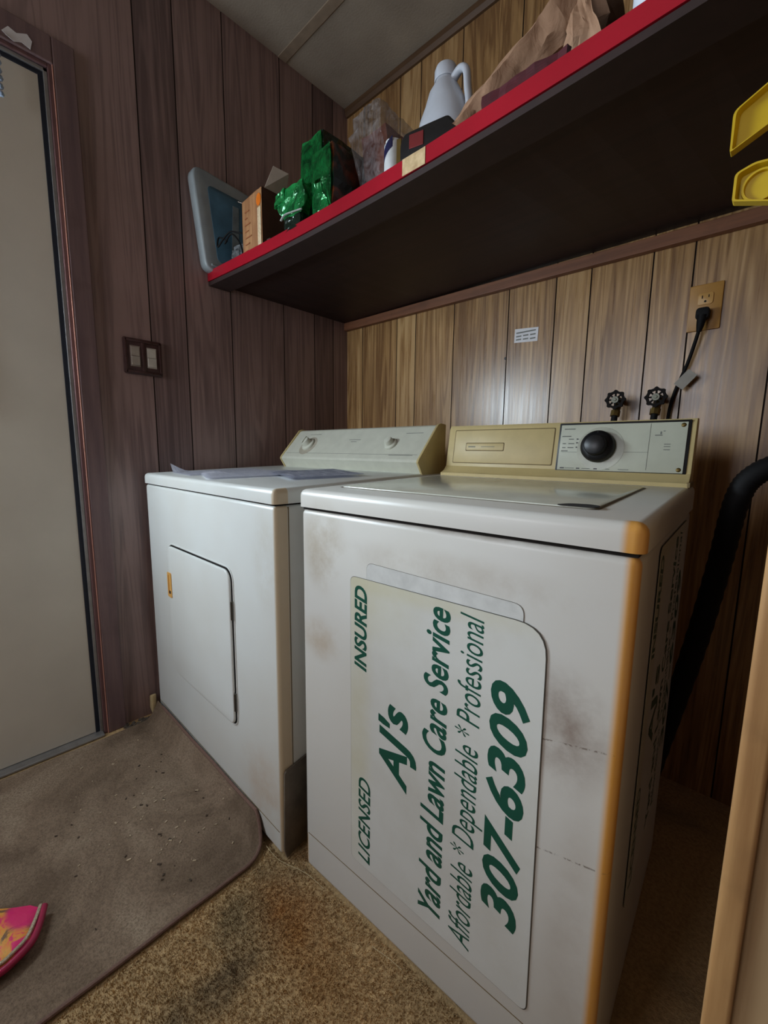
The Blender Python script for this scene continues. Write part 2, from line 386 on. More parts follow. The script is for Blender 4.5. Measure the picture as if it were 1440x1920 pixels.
# partition at the right with a rounded corner trim
PX = 1.652; PY = -1.0
bm = plank_wall('wall_partition', 'x', PY, PX + .012, 2.45, 0, CZ, [1.85, 2.05, 2.25], M_part, -1, thick=.07)
struct('wall_partition', bm, None, mats=[M_part, M_groove])
bm = NB(); prism(bm, rpoly([(PX, PY - .008), (PX + .021, PY - .008), (PX + .021, PY + .002), (PX + .012, PY + .002), (PX + .012, PY + .07), (PX, PY + .07)], [.006, .004, .0005, .0005, .0005, .003], 4), 'z', 0.001, CZ - .006)
struct('trim_5', bm, M_post, angle=35)

# entry door in the left wall with its glazed opening, casing and threshold
door = empty('door_1', (-.03, -1.17, 0)); door['kind'] = 'structure'
def dm(name, bm, mat, parent=None, **k):
    for v in bm.verts: v.co -= Vector((-.03, -1.17, 0))
    return obj(name, bm, mat, parent or door, **k)
Y0, Y1 = -1.99, -1.172; WY0, WY1, WZ0, WZ1 = -1.93, -1.39, 1.14, 1.80
bm = NB()
for (a, b, c, d) in ((Y0, WY0, .012, 2.045), (WY1, Y1, .012, 2.045), (WY0, WY1, .012, WZ0), (WY0, WY1, WZ1, 2.045)):
    bx(bm, -.045, -.006, a, b, c, d)
dm('door_slab', bm, M_doorpaint)
bm = NB()
for (a, b, c, d) in ((WY0 - .02, WY0, WZ0 - .02, WZ1 + .02), (WY1, WY1 + .02, WZ0 - .02, WZ1 + .02), (WY0, WY1, WZ0 - .02, WZ0), (WY0, WY1, WZ1, WZ1 + .02)):
    bx(bm, -.0055, .002, a, b, c, d, .002)
dm('window_frame', bm, M_alu)
bm = NB(); bx(bm, -.030, -.026, WY0, WY1, WZ0, WZ1); dm('door_pane', bm, M_glass)
bm = NB(); bx(bm, -.014, -.003, -1.1715, -1.1600, .006, 2.046); bx(bm, -.014, -.003, -2.015, -1.1600, 2.046, 2.056); dm('gasket', bm, M_gasket)
bm = NB(); bx(bm, -.02, .003, -1.1600, -1.1505, .001, 2.066, .001); bx(bm, -.02, .003, -2.015, -1.1505, 2.057, 2.066, .001); dm('metal_jamb', bm, M_alu)
bm = NB(); bx(bm, -.03, .028, -2.01, -1.152, .0015, .010, .003); dm('threshold', bm, M_alu)
bm = NB(); lathe(bm, [(0, .055), (.02, .053), (.027, .04), (.02, .02), (.011, .015), (.011, 0), (.03, -.001), (.03, -.004)], Tr(-.006, -1.93, .98) @ Rot(90, 'Y'), 24); dm('door_knob', bm, M_brass, smooth=True)
bm = NB(); bx(bm, .0005, .010, -1.150, -1.1375, .001, 2.079, .002); bx(bm, .0005, .010, -2.1, -1.150, 2.068, 2.0785, .002); struct('trim_6', bm, M_stop)
bm = NB(); bx(bm, .0105, .0165, -1.1405, -1.1378, .001, 2.078, .001); struct('trim_8', bm, M_edge)
bm = NB(); bx(bm, .0005, .017, -1.1375, -1.083, .001, 2.15, .003); bx(bm, .0005, .017, -2.1, -1.1375, 2.0785, 2.15, .003); struct('trim_7', bm, M_casing)
# unseen rear window, added to carry the soft fill light
win = empty('fill_window_1', (.75, RY, 1.5)); win['kind'] = 'structure'
bm = NB()
for (a, b, c, d) in ((-.55, -.48, -.55, .55), (.48, .55, -.55, .55), (-.48, .48, -.55, -.48), (-.48, .48, .48, .55), (-.48, .48, -.012, .012)):
    bx(bm, a, b, .0005, .02, c, d, .003)
obj('window_frame', bm, M_doorpaint, win)

# ------------------------------------------------------------------ floor coverings
mat = empty('doormat', (.42, -1.5, 0), 0, 'brown carpet mat with bound edge, lying in front of the dryer', 'mat')
outl = rpoly([(.06, -2.0), (.812, -2.0), (.818, -.956), (.05, -.956)], [.04, .05, .085, .02], 10)
bm = NB()
# inner surface as grid clipped by rounded corners, lifted at the dryer
def mat_z(x, y):
    lift = max(0, (y + 1.035) / .05); return .011 + .060 * min(lift, 1) ** 2 * max(0, min(1, (.812 - x) / .06)) + .0025 * noise.noise(Vector((x * 7, y * 7, 0)))
NX, NY = 70, 110; grid = {}
def clampin(x, y):
    cx, cy, r = .818 - .07, -.985 - .07, .07
    if x > cx and y > cy:
        d = math.hypot(x - cx, y - cy)
        m = max(x - cx, y - cy)
        if d > 1e-6: s = m / d; x, y = cx + (x - cx) * s, cy + (y - cy) * s
    return x, y
for i in range(NX + 1):
    for j in range(NY + 1):
        x, y = .05 + (.818 - .05) * i / NX, -2.0 + (-.985 + 2.0) * j / NY
        x, y = clampin(x, y); grid[i, j] = bm.verts.new((x - .42, y + 1.5, mat_z(x, y)))
for i in range(NX):
    for j in range(NY): bm.faces.new((grid[i, j], grid[i + 1, j], grid[i + 1, j + 1], grid[i, j + 1]))
r = bmesh.ops.extrude_face_region(bm, geom=list(bm.faces))
for v in [g for g in r['geom'] if isinstance(g, bmesh.types.BMVert)]: v.co.z = max(.001, v.co.z - .010)
obj('mat_pile', bm, M_mat, mat, smooth=True)
path = [(.818, -2.0)] + [(.818, -1.9 + .1 * k) for k in range(9)]
pth = [(.818, y) for y in [-1.98 + .05 * k for k in range(18)]]
cx, cy = .748, -1.055
pth += [(cx + .07 * math.cos(math.radians(a)), cy + .07 * math.sin(math.radians(a))) for a in range(0, 91, 10)]
pth += [(x, -.985) for x in [.70 - .05 * k for k in range(13)]]
bm = NB(); tube(bm, [(x - .42 + .001, y + 1.5 - .001, mat_z(*clampin(x, y)) - .002) for x, y in pth], .0045, 8); obj('mat_binding', bm, M_bind, mat, smooth=True)

# carpet pile: nobody could count the tufts
def tufts(name, reg, n, zf, h, mat, label, cat):
    rr = random.Random(3); vs = []; fs = []
    for k in range(n):
        x = rr.uniform(reg[0], reg[1]); y = rr.uniform(reg[2], reg[3])
        if not zf(x, y): continue
        a = rr.uniform(0, 6.28); w_ = .0009; hh = h * rr.uniform(.6, 1.2); dx, dy = math.cos(a) * w_, math.sin(a) * w_
        lx, ly = rr.gauss(0, .0022) + .001, rr.gauss(0, .0022) + noise.noise(Vector((x * 12, y * 12, 0))) * .003
        b = len(vs); vs += [(x - dx, y - dy, .0), (x + dx, y + dy, .0), (x + lx, y + ly, hh)]; fs.append((b, b + 1, b + 2))
    me = bpy.data.meshes.new(name); me.from_pydata(vs, [], fs); me.materials.append(mat); o = link(bpy.data.objects.new(name, me))
    return tag(o, label, cat, kind='stuff')
def on_carpet(x, y):
    if x < .825 and y < -.983:
        return x > .748 and y > -1.055 and math.hypot(x - .748, y + 1.055) > .077
    if x > .908: return y < -.9493 + (x - .9126) * .053 - .001
    if x < .864: return y < -.979
    return True
tufts('carpet_pile', (.72, 1.62, -1.62, -.80), 100000, on_carpet, .0075, M_carpet, 'worn tan carpet pile with rusty stains in front of the washer', 'carpet')

# crumbs on the mat
rr = random.Random(11); bm = NB()
for k in range(110):
    x = rr.gauss(.50, .18); y = rr.gauss(-1.16, .1)
    if not (.08 < x < .78 and -1.5 < y < -.99): continue
    s = rr.uniform(.001, .0032); z = mat_z(x, y) + .001
    bx(bm, -s * rr.uniform(.6, 2.2), s, -s * .6, s * .6, -.0008, .0012, 0, mi=rr.choice((0, 0, 1)), M=Tr(x, y, z) @ Matrix.Rotation(rr.uniform(0, 6.3), 4, 'Z'))
tag(obj('debris', bm, None, mats=[simple('pale_crumb', (184, 164, 136), .8), simple('dark_crumb', (70, 56, 44), .9)]), 'dry crumbs and chips scattered over the brown mat', 'debris', kind='stuff')
bm = NB()
rr = random.Random(5)
for k in range(130):
    x = rr.uniform(.045, .125); y = rr.uniform(-1.09, -.985); s = rr.uniform(.002, .006)
    bx(bm, -s, s, -s, s * .7, -.001, s, 0, M=Tr(x - .03, y, .002) @ Matrix.Rotation(rr.uniform(0, 6.3), 4, 'Z') @ Matrix.Rotation(rr.uniform(-.6, .6), 4, 'X'))
tag(obj('dust_heap', bm, simple('grey_dust', (84, 74, 64), 1)), 'dark dust and lint heaped in the floor corner left of the dryer', 'dust', kind='stuff')
for i, (pts, lab) in enumerate(((((.80, -.99, .006), (.86, -.99, .009), (.93, -.965, .008), (.99, -.957, .007)), 'dry pale stalk on the carpet by the gap between the machines'),
                               (((1.15, -.962, .007), (1.19, -.955, .010), (1.22, -.95, .008)), 'short pale straw on the carpet against the washer base'))):
    bm = NB(); tube(bm, smoothpath(pts, 5), .0004, 5); tag(obj('straw', bm, simple('straw_%d' % i, (206, 190, 150), .8)), lab, 'straw')

# ------------------------------------------------------------------ dryer
DX, DY, DW, DD = .0411, -.9762, .819, .62
dry = empty('dryer', (DX, DY, 0), -.0056, 'off-white front-loading clothes dryer with tan door latch, in the wall corner', 'dryer')
bm = NB()
bx(bm, 0, DW, 0, DD, .012, .876, .010, 3)
obj('cabinet', bm, M_dry, dry, smooth=True)
bm = NB()
def topcover(bm, W, D, z0, zf, zb, over=.003, r=.012):
    vs = bx(bm, -over, W + over, -over, D, z0, zf, 0)
    for v in vs:
        if v.co.y > D / 2 and v.co.z > z0 + .001: v.co.z = zb
    es = [e for e in bm.edges if not (e.verts[0].co.z < z0 + .001 and e.verts[1].co.z < z0 + .001)]
    bmesh.ops.bevel(bm, geom=es, offset=r, segments=4, profile=.5, affect='EDGES')
topcover(bm, DW, DD, .8795, .9135, .936)
obj('top_cover', bm, M_dry, dry, smooth=True)
bm = NB(); bx(bm, .004, DW - .004, .004, DD - .01, .8755, .8798); obj('top_gap', bm, M_gap, dry)
# seam and kick line on front/side
bm = NB(); bx(bm, DW - .003, DW + .0006, .034, .0365, .02, .872); obj('side_seam', bm, M_almond_dk, dry)
bm = NB(); bx(bm, .01, DW - .01, -.0006, .003, .071, .0728); obj('kick_seam', bm, M_almond_dk, dry)
bm = NB(); prism(bm, [(.004, .03), (.008, .232), (.012, .238), (.078, .250), (.078, .02), (.010, .004)], 'x', DW + .0005, DW + .006, bev=.001); obj('side_plate', bm, simple('grimy_steel_plate', (106, 96, 84), .5, metal=.3, var=.25), dry, smooth=True)['label'] = 'grimy brown metal plate'
for x in (.04, DW - .04):
    for y in (.05, DD - .05):
        bm = NB(); lathe(bm, [(0, .0005), (.016, .0005), (.016, .008), (.006, .010), (.006, .013), (0, .013)], Tr(x, y, 0), 12); obj('levelling_foot', bm, M_blackr, dry)
# door
ddoor_out = rrect(.190, .612, .262, .690, (.05, .022, .03, .03), 6)
bm = NB(); prism(bm, rrect(.186, .616, .258, .694, (.053, .025, .033, .033), 6), 'y', -.0008, .002); obj('door_recess', bm, M_gap, dry)
bm = NB(); prism(bm, ddoor_out, 'y', -.0095, -.001, bev=.005, seg=3)
dd = obj('dryer_door', bm, M_dry, dry, smooth=True)
bm = NB(); q = rrect(.184, .618, .256, .696, (.055, .027, .035, .035), 6); tube(bm, [(p[0], -.0006, p[1]) for p in q + q[:1]], .0022, 6); obj('door_rim', bm, M_dry, dry, smooth=True)
bm = NB()
o = rrect(.188, .220, .520, .602, .004, 3); i_ = rrect(.196, .213, .530, .594, .003, 3)
oa = [bm.verts.new((p[0], -.0115, p[1])) for p in o]; ob = [bm.verts.new((p[0], -.009, p[1])) for p in o]
ia = [bm.verts.new((p[0], -.0115, p[1])) for p in i_]; ib = [bm.verts.new((p[0], -.0098, p[1])) for p in i_]
for k in range(len(o)):
    k2 = (k + 1) % len(o); bm.faces.new((oa[k], oa[k2], ia[k2], ia[k])); bm.faces.new((oa[k], ob[k], ob[k2], oa[k2])); bm.faces.new((ia[k], ia[k2], ib[k2], ib[k]))
bm.faces.new(ib)
obj('door_latch', bm, M_tan, dd)['label'] = 'tan plastic recessed latch'
bm = NB(); bx(bm, .198, .2115, -.0106, -.0097, .531, .541, .0003); obj('latch_slot', bm, M_gap, dd)
for z in (.585, .330):
    bm = NB(); bx(bm, .613, .619, -.0065, -.0005, z - .026, z + .026, .001); tube(bm, [(.616, -.007, z - .024), (.616, -.007, z + .024)], .0022, 8); obj('hinge', bm, simple('dark_hinge_steel', (92, 90, 84), .4, metal=.7), dry)
# console (profile in y,z), local to dryer
CX0, CX1 = .082, DW
prof = [(.515, .930), (.492, .966), (.496, .974), (.590, 1.078), (.600, 1.082), (.622, 1.080), (.622, .930)]
con = empty('control_console'); con.parent = dry
bm = NB(); prism(bm, prof, 'x', CX0 + .008, CX1 - .008); obj('console_body', bm, M_ivory, con)
def capprof(g): return [(.515 - g, .928), (.492 - g, .966), (.496 - g, .975), (.588 - g, 1.082), (.600, 1.087), (.626, 1.084), (.626, .928)]
for a, b in ((CX0, CX0 + .0085), (CX1 - .0085, CX1)):
    bm = NB(); prism(bm, capprof(.003), 'x', a, b, bev=.002); obj('end_cap', bm, M_almond, con, smooth=True)['label'] = 'yellowed almond end cap'
def on_slope(x, t, off=0.0):
    """point on sloping console face, t from 0 (bottom) to 1 (top), facing out by off"""
    a = Vector((0, .496, .974)); b = Vector((0, .590, 1.078)); d = (b - a); nrm = Vector((0, -d.z, d.y)).normalized(); p = a + d * t + nrm * off; p.x = x
    ez = nrm; ey = d.normalized(); ex = Vector((1, 0, 0))
    return Matrix(((ex.x, ey.x, ez.x, p.x), (ex.y, ey.y, ez.y, p.y), (ex.z, ey.z, ez.z, p.z), (0, 0, 0, 1)))
bm = NB(); lathe(bm, [(0, .0006), (.044, .0006), (.046, 0)], on_slope(CX0 + .135, .42), 40); obj('timer_dial_ring', bm, simple('dial_print', (176, 168, 150), .5), con)
KN = [(0, .030), (.010, .030), (.016, .0285), (.018, .025), (.019, .010), (.028, .007), (.030, .003), (.030, .0005)]
bm = NB(); lathe(bm, KN, on_slope(CX0 + .135, .45, .0006), 28); bx(bm, -.0035, .0035, -.017, .017, .028, .034, .001, M=on_slope(CX0 + .135, .45)); obj('timer_knob', bm, M_ivory, con, smooth=True)
bm = NB(); lathe(bm, [(r * .78, h * .85) for r, h in KN], on_slope(CX1 - .155, .45, .0003), 28); obj('temperature_knob', bm, M_ivory, con, smooth=True)
bm = NB()
for k, (x0, x1, t) in enumerate(((.36, .42, .62), (.375, .405, .55), (.60, .70, .12), (.62, .69, .8), (.10, .17, .85))):
    bx(bm, CX0 + x0, CX0 + x1, -.0009, .0009, -.0002, .0003, M=on_slope(0, t) )
bx(bm, CX0 + .02, CX1 - .02, -.0005, .0005, -.0002, .0003, M=on_slope(0, .14))
obj('console_print', bm, M_print, con)

# ------------------------------------------------------------------ washer
RW = .0531
wash = empty('washing_machine', (.9126, -.9493, 0), RW, 'off-white top-loading washing machine with yellow front corner and advertising signs', 'washing machine')
WW, WD = .632, .60
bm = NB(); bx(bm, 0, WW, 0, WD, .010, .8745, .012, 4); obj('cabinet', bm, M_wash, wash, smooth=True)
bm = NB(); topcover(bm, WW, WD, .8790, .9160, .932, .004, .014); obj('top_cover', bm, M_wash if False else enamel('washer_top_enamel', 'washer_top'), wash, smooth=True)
bm = NB(); bx(bm, .004, WW - .004, .004, WD - .01, .873, .8795); obj('top_gap', bm, M_gap, wash)
bm = NB(); bx(bm, .012, WW - .012, -.0006, .002, .100, .1014); obj('kick_seam', bm, M_almond_dk, wash)
def zt(y): return .9160 + (.932 - .9160) * (y / WD)
# lid, slightly proud, tilted with the top
bm = NB(); vs = prism(bm, rrect(.045, .560, .075, .455, .012, 4), 'z', .0, .0035, bev=.0015)
for v in bm.verts: v.co.z += zt(v.co.y) - .0005
lid = obj('lid', bm, M_top, wash, smooth=True)
bm = NB(); prism(bm, rrect(.041, .564, .071, .459, .014, 4), 'z', 0, .0008)
for v in bm.verts: v.co.z += zt(v.co.y) - .0003
obj('lid_gap', bm, simple('lid_seam_grime', (104, 92, 74), .6), wash)
bm = NB(); prism(bm, rpoly([(.505, .072), (.562, .072), (.562, .092), (.545, .100), (.52, .094)], .006), 'z', 0, .0012)
for v in bm.verts: v.co.z += zt(v.co.y) + .003
obj('lid_finger_notch', bm, M_gap, lid)
# console
wc = empty('control_console'); wc.parent = wash
WP = [(.515, .927), (.515, .938), (.530, .944), (.545, .958), (.562, 1.066), (.568, 1.076), (.598, 1.078), (.604, 1.070), (.604, .927)]
bm = NB(); prism(bm, WP, 'x', .018, .632 - .003, bev=.002); obj('console_body', bm, M_almond, wc, smooth=True, angle=25)
def onw(x, z, off=0.0):
    a = Vector((0, .545, .958)); b = Vector((0, .562, 1.066)); d = b - a; t = (z - a.z) / d.z; nrm = Vector((0, -d.z, d.y)).normalized(); p = a + d * t + nrm * off; p.x = x; ey = d.normalized()
    return Matrix(((1, ey.x, nrm.x, p.x), (0, ey.y, nrm.y, p.y), (0, ey.z, nrm.z, p.z), (0, 0, 0, 1)))
def wplate(name, x0, x1, z0, z1, t, mat, parent, bev=.0006, r=.003):
    bm = NB(); prism(bm, rrect(x0, x1, -(z1 - z0) / 2, (z1 - z0) / 2, r, 3), 'z', 0, t, bev=bev)
    M = onw(0, (z0 + z1) / 2)
    for v in bm.verts: v.co = M @ v.co
    return obj(name, bm, mat, parent, smooth=True)
wplate('left_panel_seam', .040, .335, .966, 1.064, .0006, M_almond_dk, wc)
wplate('left_panel', .042, .333, .968, 1.062, .0016, M_almond, wc)
wplate('badge_border', .080, .200, 1.002, 1.026, .0022, M_almond_dk, wc)
bd = wplate('badge', .082, .198, 1.004, 1.024, .0026, M_almond, wc)
wplate('plate_border', .345, .620, .951, 1.074, .0018, M_black, wc, r=.002)
pl = wplate('control_plate', .350, .614, .9565, 1.069, .0034, M_plate, wc, r=.001)
bm = NB()
def mark(x, z, w_, h, off=.0036): bx(bm, -w_ / 2, w_ / 2, -h / 2, h / 2, 0, .0002, M=onw(x, z, off))
for k, (x, z, w_) in enumerate(((.371, 1.058, .026), (.365, 1.040, .022), (.377, 1.033, .012), (.361, 1.022, .008), (.378, 1.022, .014), (.361, 1.012, .008), (.377, 1.012, .014), (.363, 1.004, .016))): mark(x, z, w_, .0022)
for z in (1.001,): mark(.380, z, .05, .0006)
for x in (.38, .42, .46, .50): mark(x, .9615, .022, .0014)
for z in (1.020, 1.015, 1.008): mark(.580, z, .012, .0016)
mark(.562, 1.040, .014, .002); mark(.566, 1.045, .003, .006); mark(.572, 1.049, .004, .0015)
obj('plate_print', bm, M_print, pl)
bm = NB(); mark(.545, 1.014, .0008, .105); obj('panel_line', bm, M_print, pl)
bm = NB(); mark(.518, 1.002, .054, .0007); obj('panel_line', bm, M_print, pl)
for z in (1.033, 1.024, 1.013):
    bm = NB(); M = onw(.3895, z, .0037); bm.faces.new([bm.verts.new(M @ Vector(p)) for p in ((0, -.002, 0), (.007, 0, 0), (0, .002, 0))]); obj('dial_pointer', bm, M_black, pl)
for x, w_ in ((.362, .010), (.400, .008), (.440, .008)):
    bm = NB(); bx(bm, -w_ / 2, w_ / 2, -.0014, .0014, 0, .0003, M=onw(x, .9615, .0038)); obj('legend_mark', bm, M_black, pl)
for z in (.9645, 1.0615):
    bm = NB(); lathe(bm, [(0, .0016), (.0035, .0012), (.0048, 0)], onw(.606, z, .0034), 16); bx(bm, -.003, .003, -.0005, .0005, .0012, .0018, M=onw(.606, z, .0034)); obj('screw', bm, M_brass, pl, smooth=True)
bm = NB(); lathe(bm, [(.052, 0), (.052, .0006), (0, .0008)], onw(.445, 1.010, .0034), 40); obj('dial_skirt', bm, simple('clear_skirt', (166, 168, 150), .25), wc)
bm = NB(); lathe(bm, [(0, .040), (.021, .040), (.0235, .038), (.025, .022), (.033, .019), (.037, .015), (.038, .004), (.034, .0008)], onw(.441, 1.014, .0034), 44); bx(bm, -.0022, .0022, .022, .034, .014, .0195, .0006, M=onw(.441, 1.014, .0034)); obj('program_knob', bm, M_black, wc, smooth=True)['label'] = 'large black programme knob'
bm = NB()
for k, (a, b) in enumerate(((.089, .112), (.130, .172))): bx(bm, a, b, -.0014 if k == 0 else -.0007, .0014 if k == 0 else .0007, 0, .0002, M=onw(0, 1.014, .0028))
obj('badge_print', bm, M_print, bd)
bm = NB(); bx(bm, .625, .632, .515, .604, .929, .940, .001); obj('end_bracket', bm, M_almond_dk, wc)
for x in (.04, WW - .04):
    for y in (.05, WD - .05):
        bm = NB(); lathe(bm, [(0, .0005), (.018, .0005), (.018, .006), (.006, .008), (.006, .011), (0, .011)], Tr(x, y, 0), 12); obj('levelling_foot', bm, M_blackr, wash)

# ------------------------------------------------------------------ magnetic signs
def textmesh(body, bold, shear):
    c = bpy.data.curves.new('t', 'FONT'); c.body = body; c.size = 1; c.shear = shear; c.offset = bold; c.resolution_u = 4; c.fill_mode = 'FRONT'
    o = bpy.data.objects.new('t', c); COL.objects.link(o); dg = bpy.context.evaluated_depsgraph_get(); dg.update()
    me = bpy.data.meshes.new_from_object(o.evaluated_get(dg)); bpy.data.objects.remove(o); return me
def lettering(name, body, z0, z1, xb, xc, parent, bold=.0, shear=.25, off=-.0012, basecaps=None):
    """text running up (+z) with baseline at x=xb and capital tops at x=xc (xc<xb)"""
    me = textmesh(body, bold, shear); xs = [v.co.x for v in me.vertices]; x0, x1 = min(xs), max(xs)
    cap = textmesh('E', bold, 0); ch = max(v.co.y for v in cap.vertices); b0 = min(v.co.y for v in cap.vertices)
    for v in me.vertices:
        t = (v.co.x - x0) / (x1 - x0); h = (v.co.y - b0) / (ch - b0)
        v.co = Vector((xb + (xc - xb) * h, off, z0 + (z1 - z0) * t))
    me.materials.append(M_green); o = link(bpy.data.objects.new(name, me)); o.parent = parent; return o
def sign(label, loc, rz, texts=True):
    s = empty('magnetic_sign', loc, rz, label, 'sign')
    bm = NB(); prism(bm, rpoly([(.156, .140), (.537, .128), (.530, .758), (.151, .757)], [.012, .014, .045, .014], 6), 'y', -.0010, -.0002); obj('sign_sheet', bm, M_sign, s)
    # dark cut edge of the sheet
    bm = NB(); q = rpoly([(.156, .140), (.537, .128), (.530, .758), (.151, .757)], [.012, .014, .045, .014], 6); q2 = rpoly([(.1553, .1393), (.5383, .127), (.5313, .7593), (.1503, .7577)], [.012, .014, .045, .014], 6)
    prism(bm, q2, 'y', -.0006, -.0001); obj('sheet_edge', bm, simple('sheet_edge_dark', (70, 66, 58), .7), s)
    lettering('lettering', 'INSURED', .572, .742, .195, .163, s, .03)
    lettering('lettering', 'LICENSED', .153, .342, .208, .176, s, .016)
    lettering('lettering', "AJ's", .368, .532, .297, .230, s, .03)
    lettering('lettering', 'Yard and Lawn Care Service', .160, .745, .377, .329, s, .022)
    lettering('lettering', 'Affordable * Dependable * Professional', .149, .748, .436, .395, s, .0)
    lettering('lettering', '307-6309', .248, .659, .513, .453, s, .03)
    return s
def wloc(x, y, z): c, s = math.cos(RW), math.sin(RW); return (.9126 + x * c - y * s, -.9493 + x * s + y * c, z)
sign('white magnetic lawn-care sign with green lettering, facing the camera on the washer front', wloc(0, -.0012, 0), RW)
s2 = empty('magnetic_sign', wloc(0, -.0003, 0), RW, 'blank white magnetic sheet peeking out above the lawn-care sign on the washer front', 'sign')
bm = NB(); prism(bm, rpoly([(.196, .30), (.500, .30), (.495, .782), (.192, .790)], .016, 6), 'y', -.0007, -.0001); obj('sign_sheet', bm, simple('blank_sign_sheet', (206, 206, 202), .35), s2)
bm = NB(); prism(bm, rpoly([(.1955, .30), (.5008, .30), (.4957, .7827), (.1915, .7907)], .016, 6), 'y', -.0004, -.00005); obj('sheet_edge', bm, simple('sheet_edge_grey', (110, 104, 94), .7), s2)
sign('white magnetic lawn-care sign on the shaded right side of the washer', wloc(WW + .0012, 0.0, .105), RW + math.pi / 2)

# ------------------------------------------------------------------ shelf
shelf = empty('wall_shelf', (0, -.35, 1.63), 0, 'deep wall shelf with a red-painted front edge above the machines', 'shelf')
SY = -.704; SX1 = 2.6
def sag(x):
    # the long board sags a little in the middle and rises again to the right
    return -.030 * math.sin(math.pi * min(max(x / 1.75, 0), 1)) + .012 * max(0, min(x / 1.5, 1.3))
def sagged(name, y0, y1, z0, z1, mat, segs=26, bev=0, x0=.002, x1=SX1):
    bm = NB(); A = []
    for k in range(segs + 1):
        x = x0 + (x1 - x0) * k / segs; s = sag(x)
        A.append([bm.verts.new((x, y + .35, z - 1.63 + s * min(1, max(0, -y / .7)))) for y, z in ((y0, z0), (y1, z0), (y1, z1), (y0, z1))])
    for a, b in zip(A, A[1:]):
        for i in range(4): bm.faces.new((a[i], a[(i + 1) % 4], b[(i + 1) % 4], b[i]))
    bm.faces.new(A[0]); bm.faces.new(A[-1]); return obj(name, bm, mat, shelf)
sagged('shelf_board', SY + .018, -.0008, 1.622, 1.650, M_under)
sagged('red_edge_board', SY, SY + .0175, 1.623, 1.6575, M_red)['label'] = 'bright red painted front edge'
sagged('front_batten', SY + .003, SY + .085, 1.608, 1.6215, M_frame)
def ztop(x, y): return 1.650 + sag(x) * min(1, max(0, -y / .7))
bm = NB(); vs = bx(bm, .002, SX1, -.024, -.0008, 1.586, 1.6215, .002)
for v in bm.verts: v.co += Vector((0, .35, -1.63)); v.co.z -= .014 * max(0, v.co.x) / 1.5
for v in bm.verts:
    if v.co.z + 1.63 > 1.59: v.co.z = min(v.co.z, -.0085)
obj('ledger_strip', bm, M_ledger, shelf)
bm = NB(); z = ztop(1.0, -.7) ; bx(bm, .969, 1.033, SY - .0012 + .35, SY - .0002 + .35, z - 1.63 - .0265, z - 1.63 + .0072, .0003)
t = NT('masking_tape_cream', .7); t.color(t.ramp(t.noise(t.co(), 60, 6), [(.35, srgb(176, 146, 104)), (.65, srgb(210, 184, 140))]))
obj('tape_patch', bm, t.m, shelf)['label'] = 'cream tape patch'

# ------------------------------------------------------------------ things on the shelf
def crumple(bm, amp, freq, seed=0, aniso=(1, 1, 1)):
    for v in bm.verts:
        p = Vector((v.co.x * freq * aniso[0] + seed, v.co.y * freq * aniso[1], v.co.z * freq * aniso[2]))
        d = noise.noise_vector(p) + .5 * noise.noise_vector(p * 2.3)
        v.co += d * amp
def gridbox(x0, x1, y0, y1, z0, z1, n=10):
    bm = NB(); bx(bm, x0, x1, y0, y1, z0, z1); bmesh.ops.subdivide_edges(bm, edges=list(bm.edges), cuts=n, use_grid_fill=True); return bm

# storage case leaning on the left wall
case = empty('storage_case', (.03, -.58, ztop(.03, -.6)), 0, 'translucent grey-blue plastic case standing upright against the dark left wall', 'case')
t = NT('translucent_blue_grey_plastic', .35); t.color(t.ramp(t.noise(t.co(), 8, 4), [(.3, srgb(128, 138, 142)), (.7, srgb(158, 166, 168))])); t.b.inputs['Subsurface Weight'].default_value = .0; M_case = t.m
bm = NB(); prism(bm, rpoly([(-.150, .0), (.21, .0), (.21, .30), (-.19, .335)], [.03, .03, .04, .045], 6), 'x', -.026, .020, bev=.008, seg=3)
obj('case_shell', bm, M_case, case, smooth=True)
bm = NB(); prism(bm, rpoly([(-.105, .035), (.18, .035), (.18, .27), (-.135, .285)], .02, 5), 'x', .0198, .0225, bev=.001); obj('case_window', bm, simple('blue_case_window', (62, 92, 108), .2, var=.3, scale=14), case, smooth=True)
bm = NB(); tube(bm, smoothpath([(.024, -.13, .018), (.024, -.02, .012), (.024, .12, .012)], 6), .004, 6); tube(bm, [(.022, -.10, .02), (.022, .1, .014)], .003, 6); obj('case_ridge', bm, M_case, case, smooth=True)
bm = NB()
for k in range(5):
    y = -.05 + .045 * k; prism(bm, [(y, .06), (y + .028, .06), (y + .034, .25), (y + .01, .25)], 'x', .0222, .0235)
obj('case_contents', bm, simple('pale_contents', (120, 134, 140), .5, var=.3, scale=20), case)
# black cord and clear wrapper in front of the case
bm = NB(); zz = ztop(.1, -.68)
tube(bm, smoothpath([(.10, -.672, zz + .10), (.075, -.69, zz + .112), (.085, -.70, zz + .075), (.11, -.69, zz + .098), (.14, -.68, zz + .115), (.185, -.675, zz + .10), (.215, -.668, zz + .09)], 8), .0028, 8)
tube(bm, smoothpath([(.10, -.672, zz + .10), (.12, -.69, zz + .08), (.15, -.68, zz + .105), (.195, -.672, zz + .06), (.212, -.670, zz + .004)], 8), .0028, 8)
tag(obj('cord', bm, M_blackr, smooth=True), 'thin black looped cord hanging over a clear wrapper beside the open carton', 'cord')
def clearmat(name, tint, rough=.12, alpha=.38):
    t = NT(name, rough); t.color(t.ramp(t.noise(t.co(), 30, 4, .6, 1.5), [(.35, srgb(*[int(c * .35) for c in tint])), (.7, srgb(*tint))])); t.b.inputs['Alpha'].default_value = alpha
    t.bump(t.noise(t.co((1.6, 1.6, .5)), 30, 3, .5, 2.0), 1.0, .010); t.b.inputs['Specular IOR Level'].default_value = .9; return t.m
M_clear = clearmat('clear_film', (190, 196, 200))
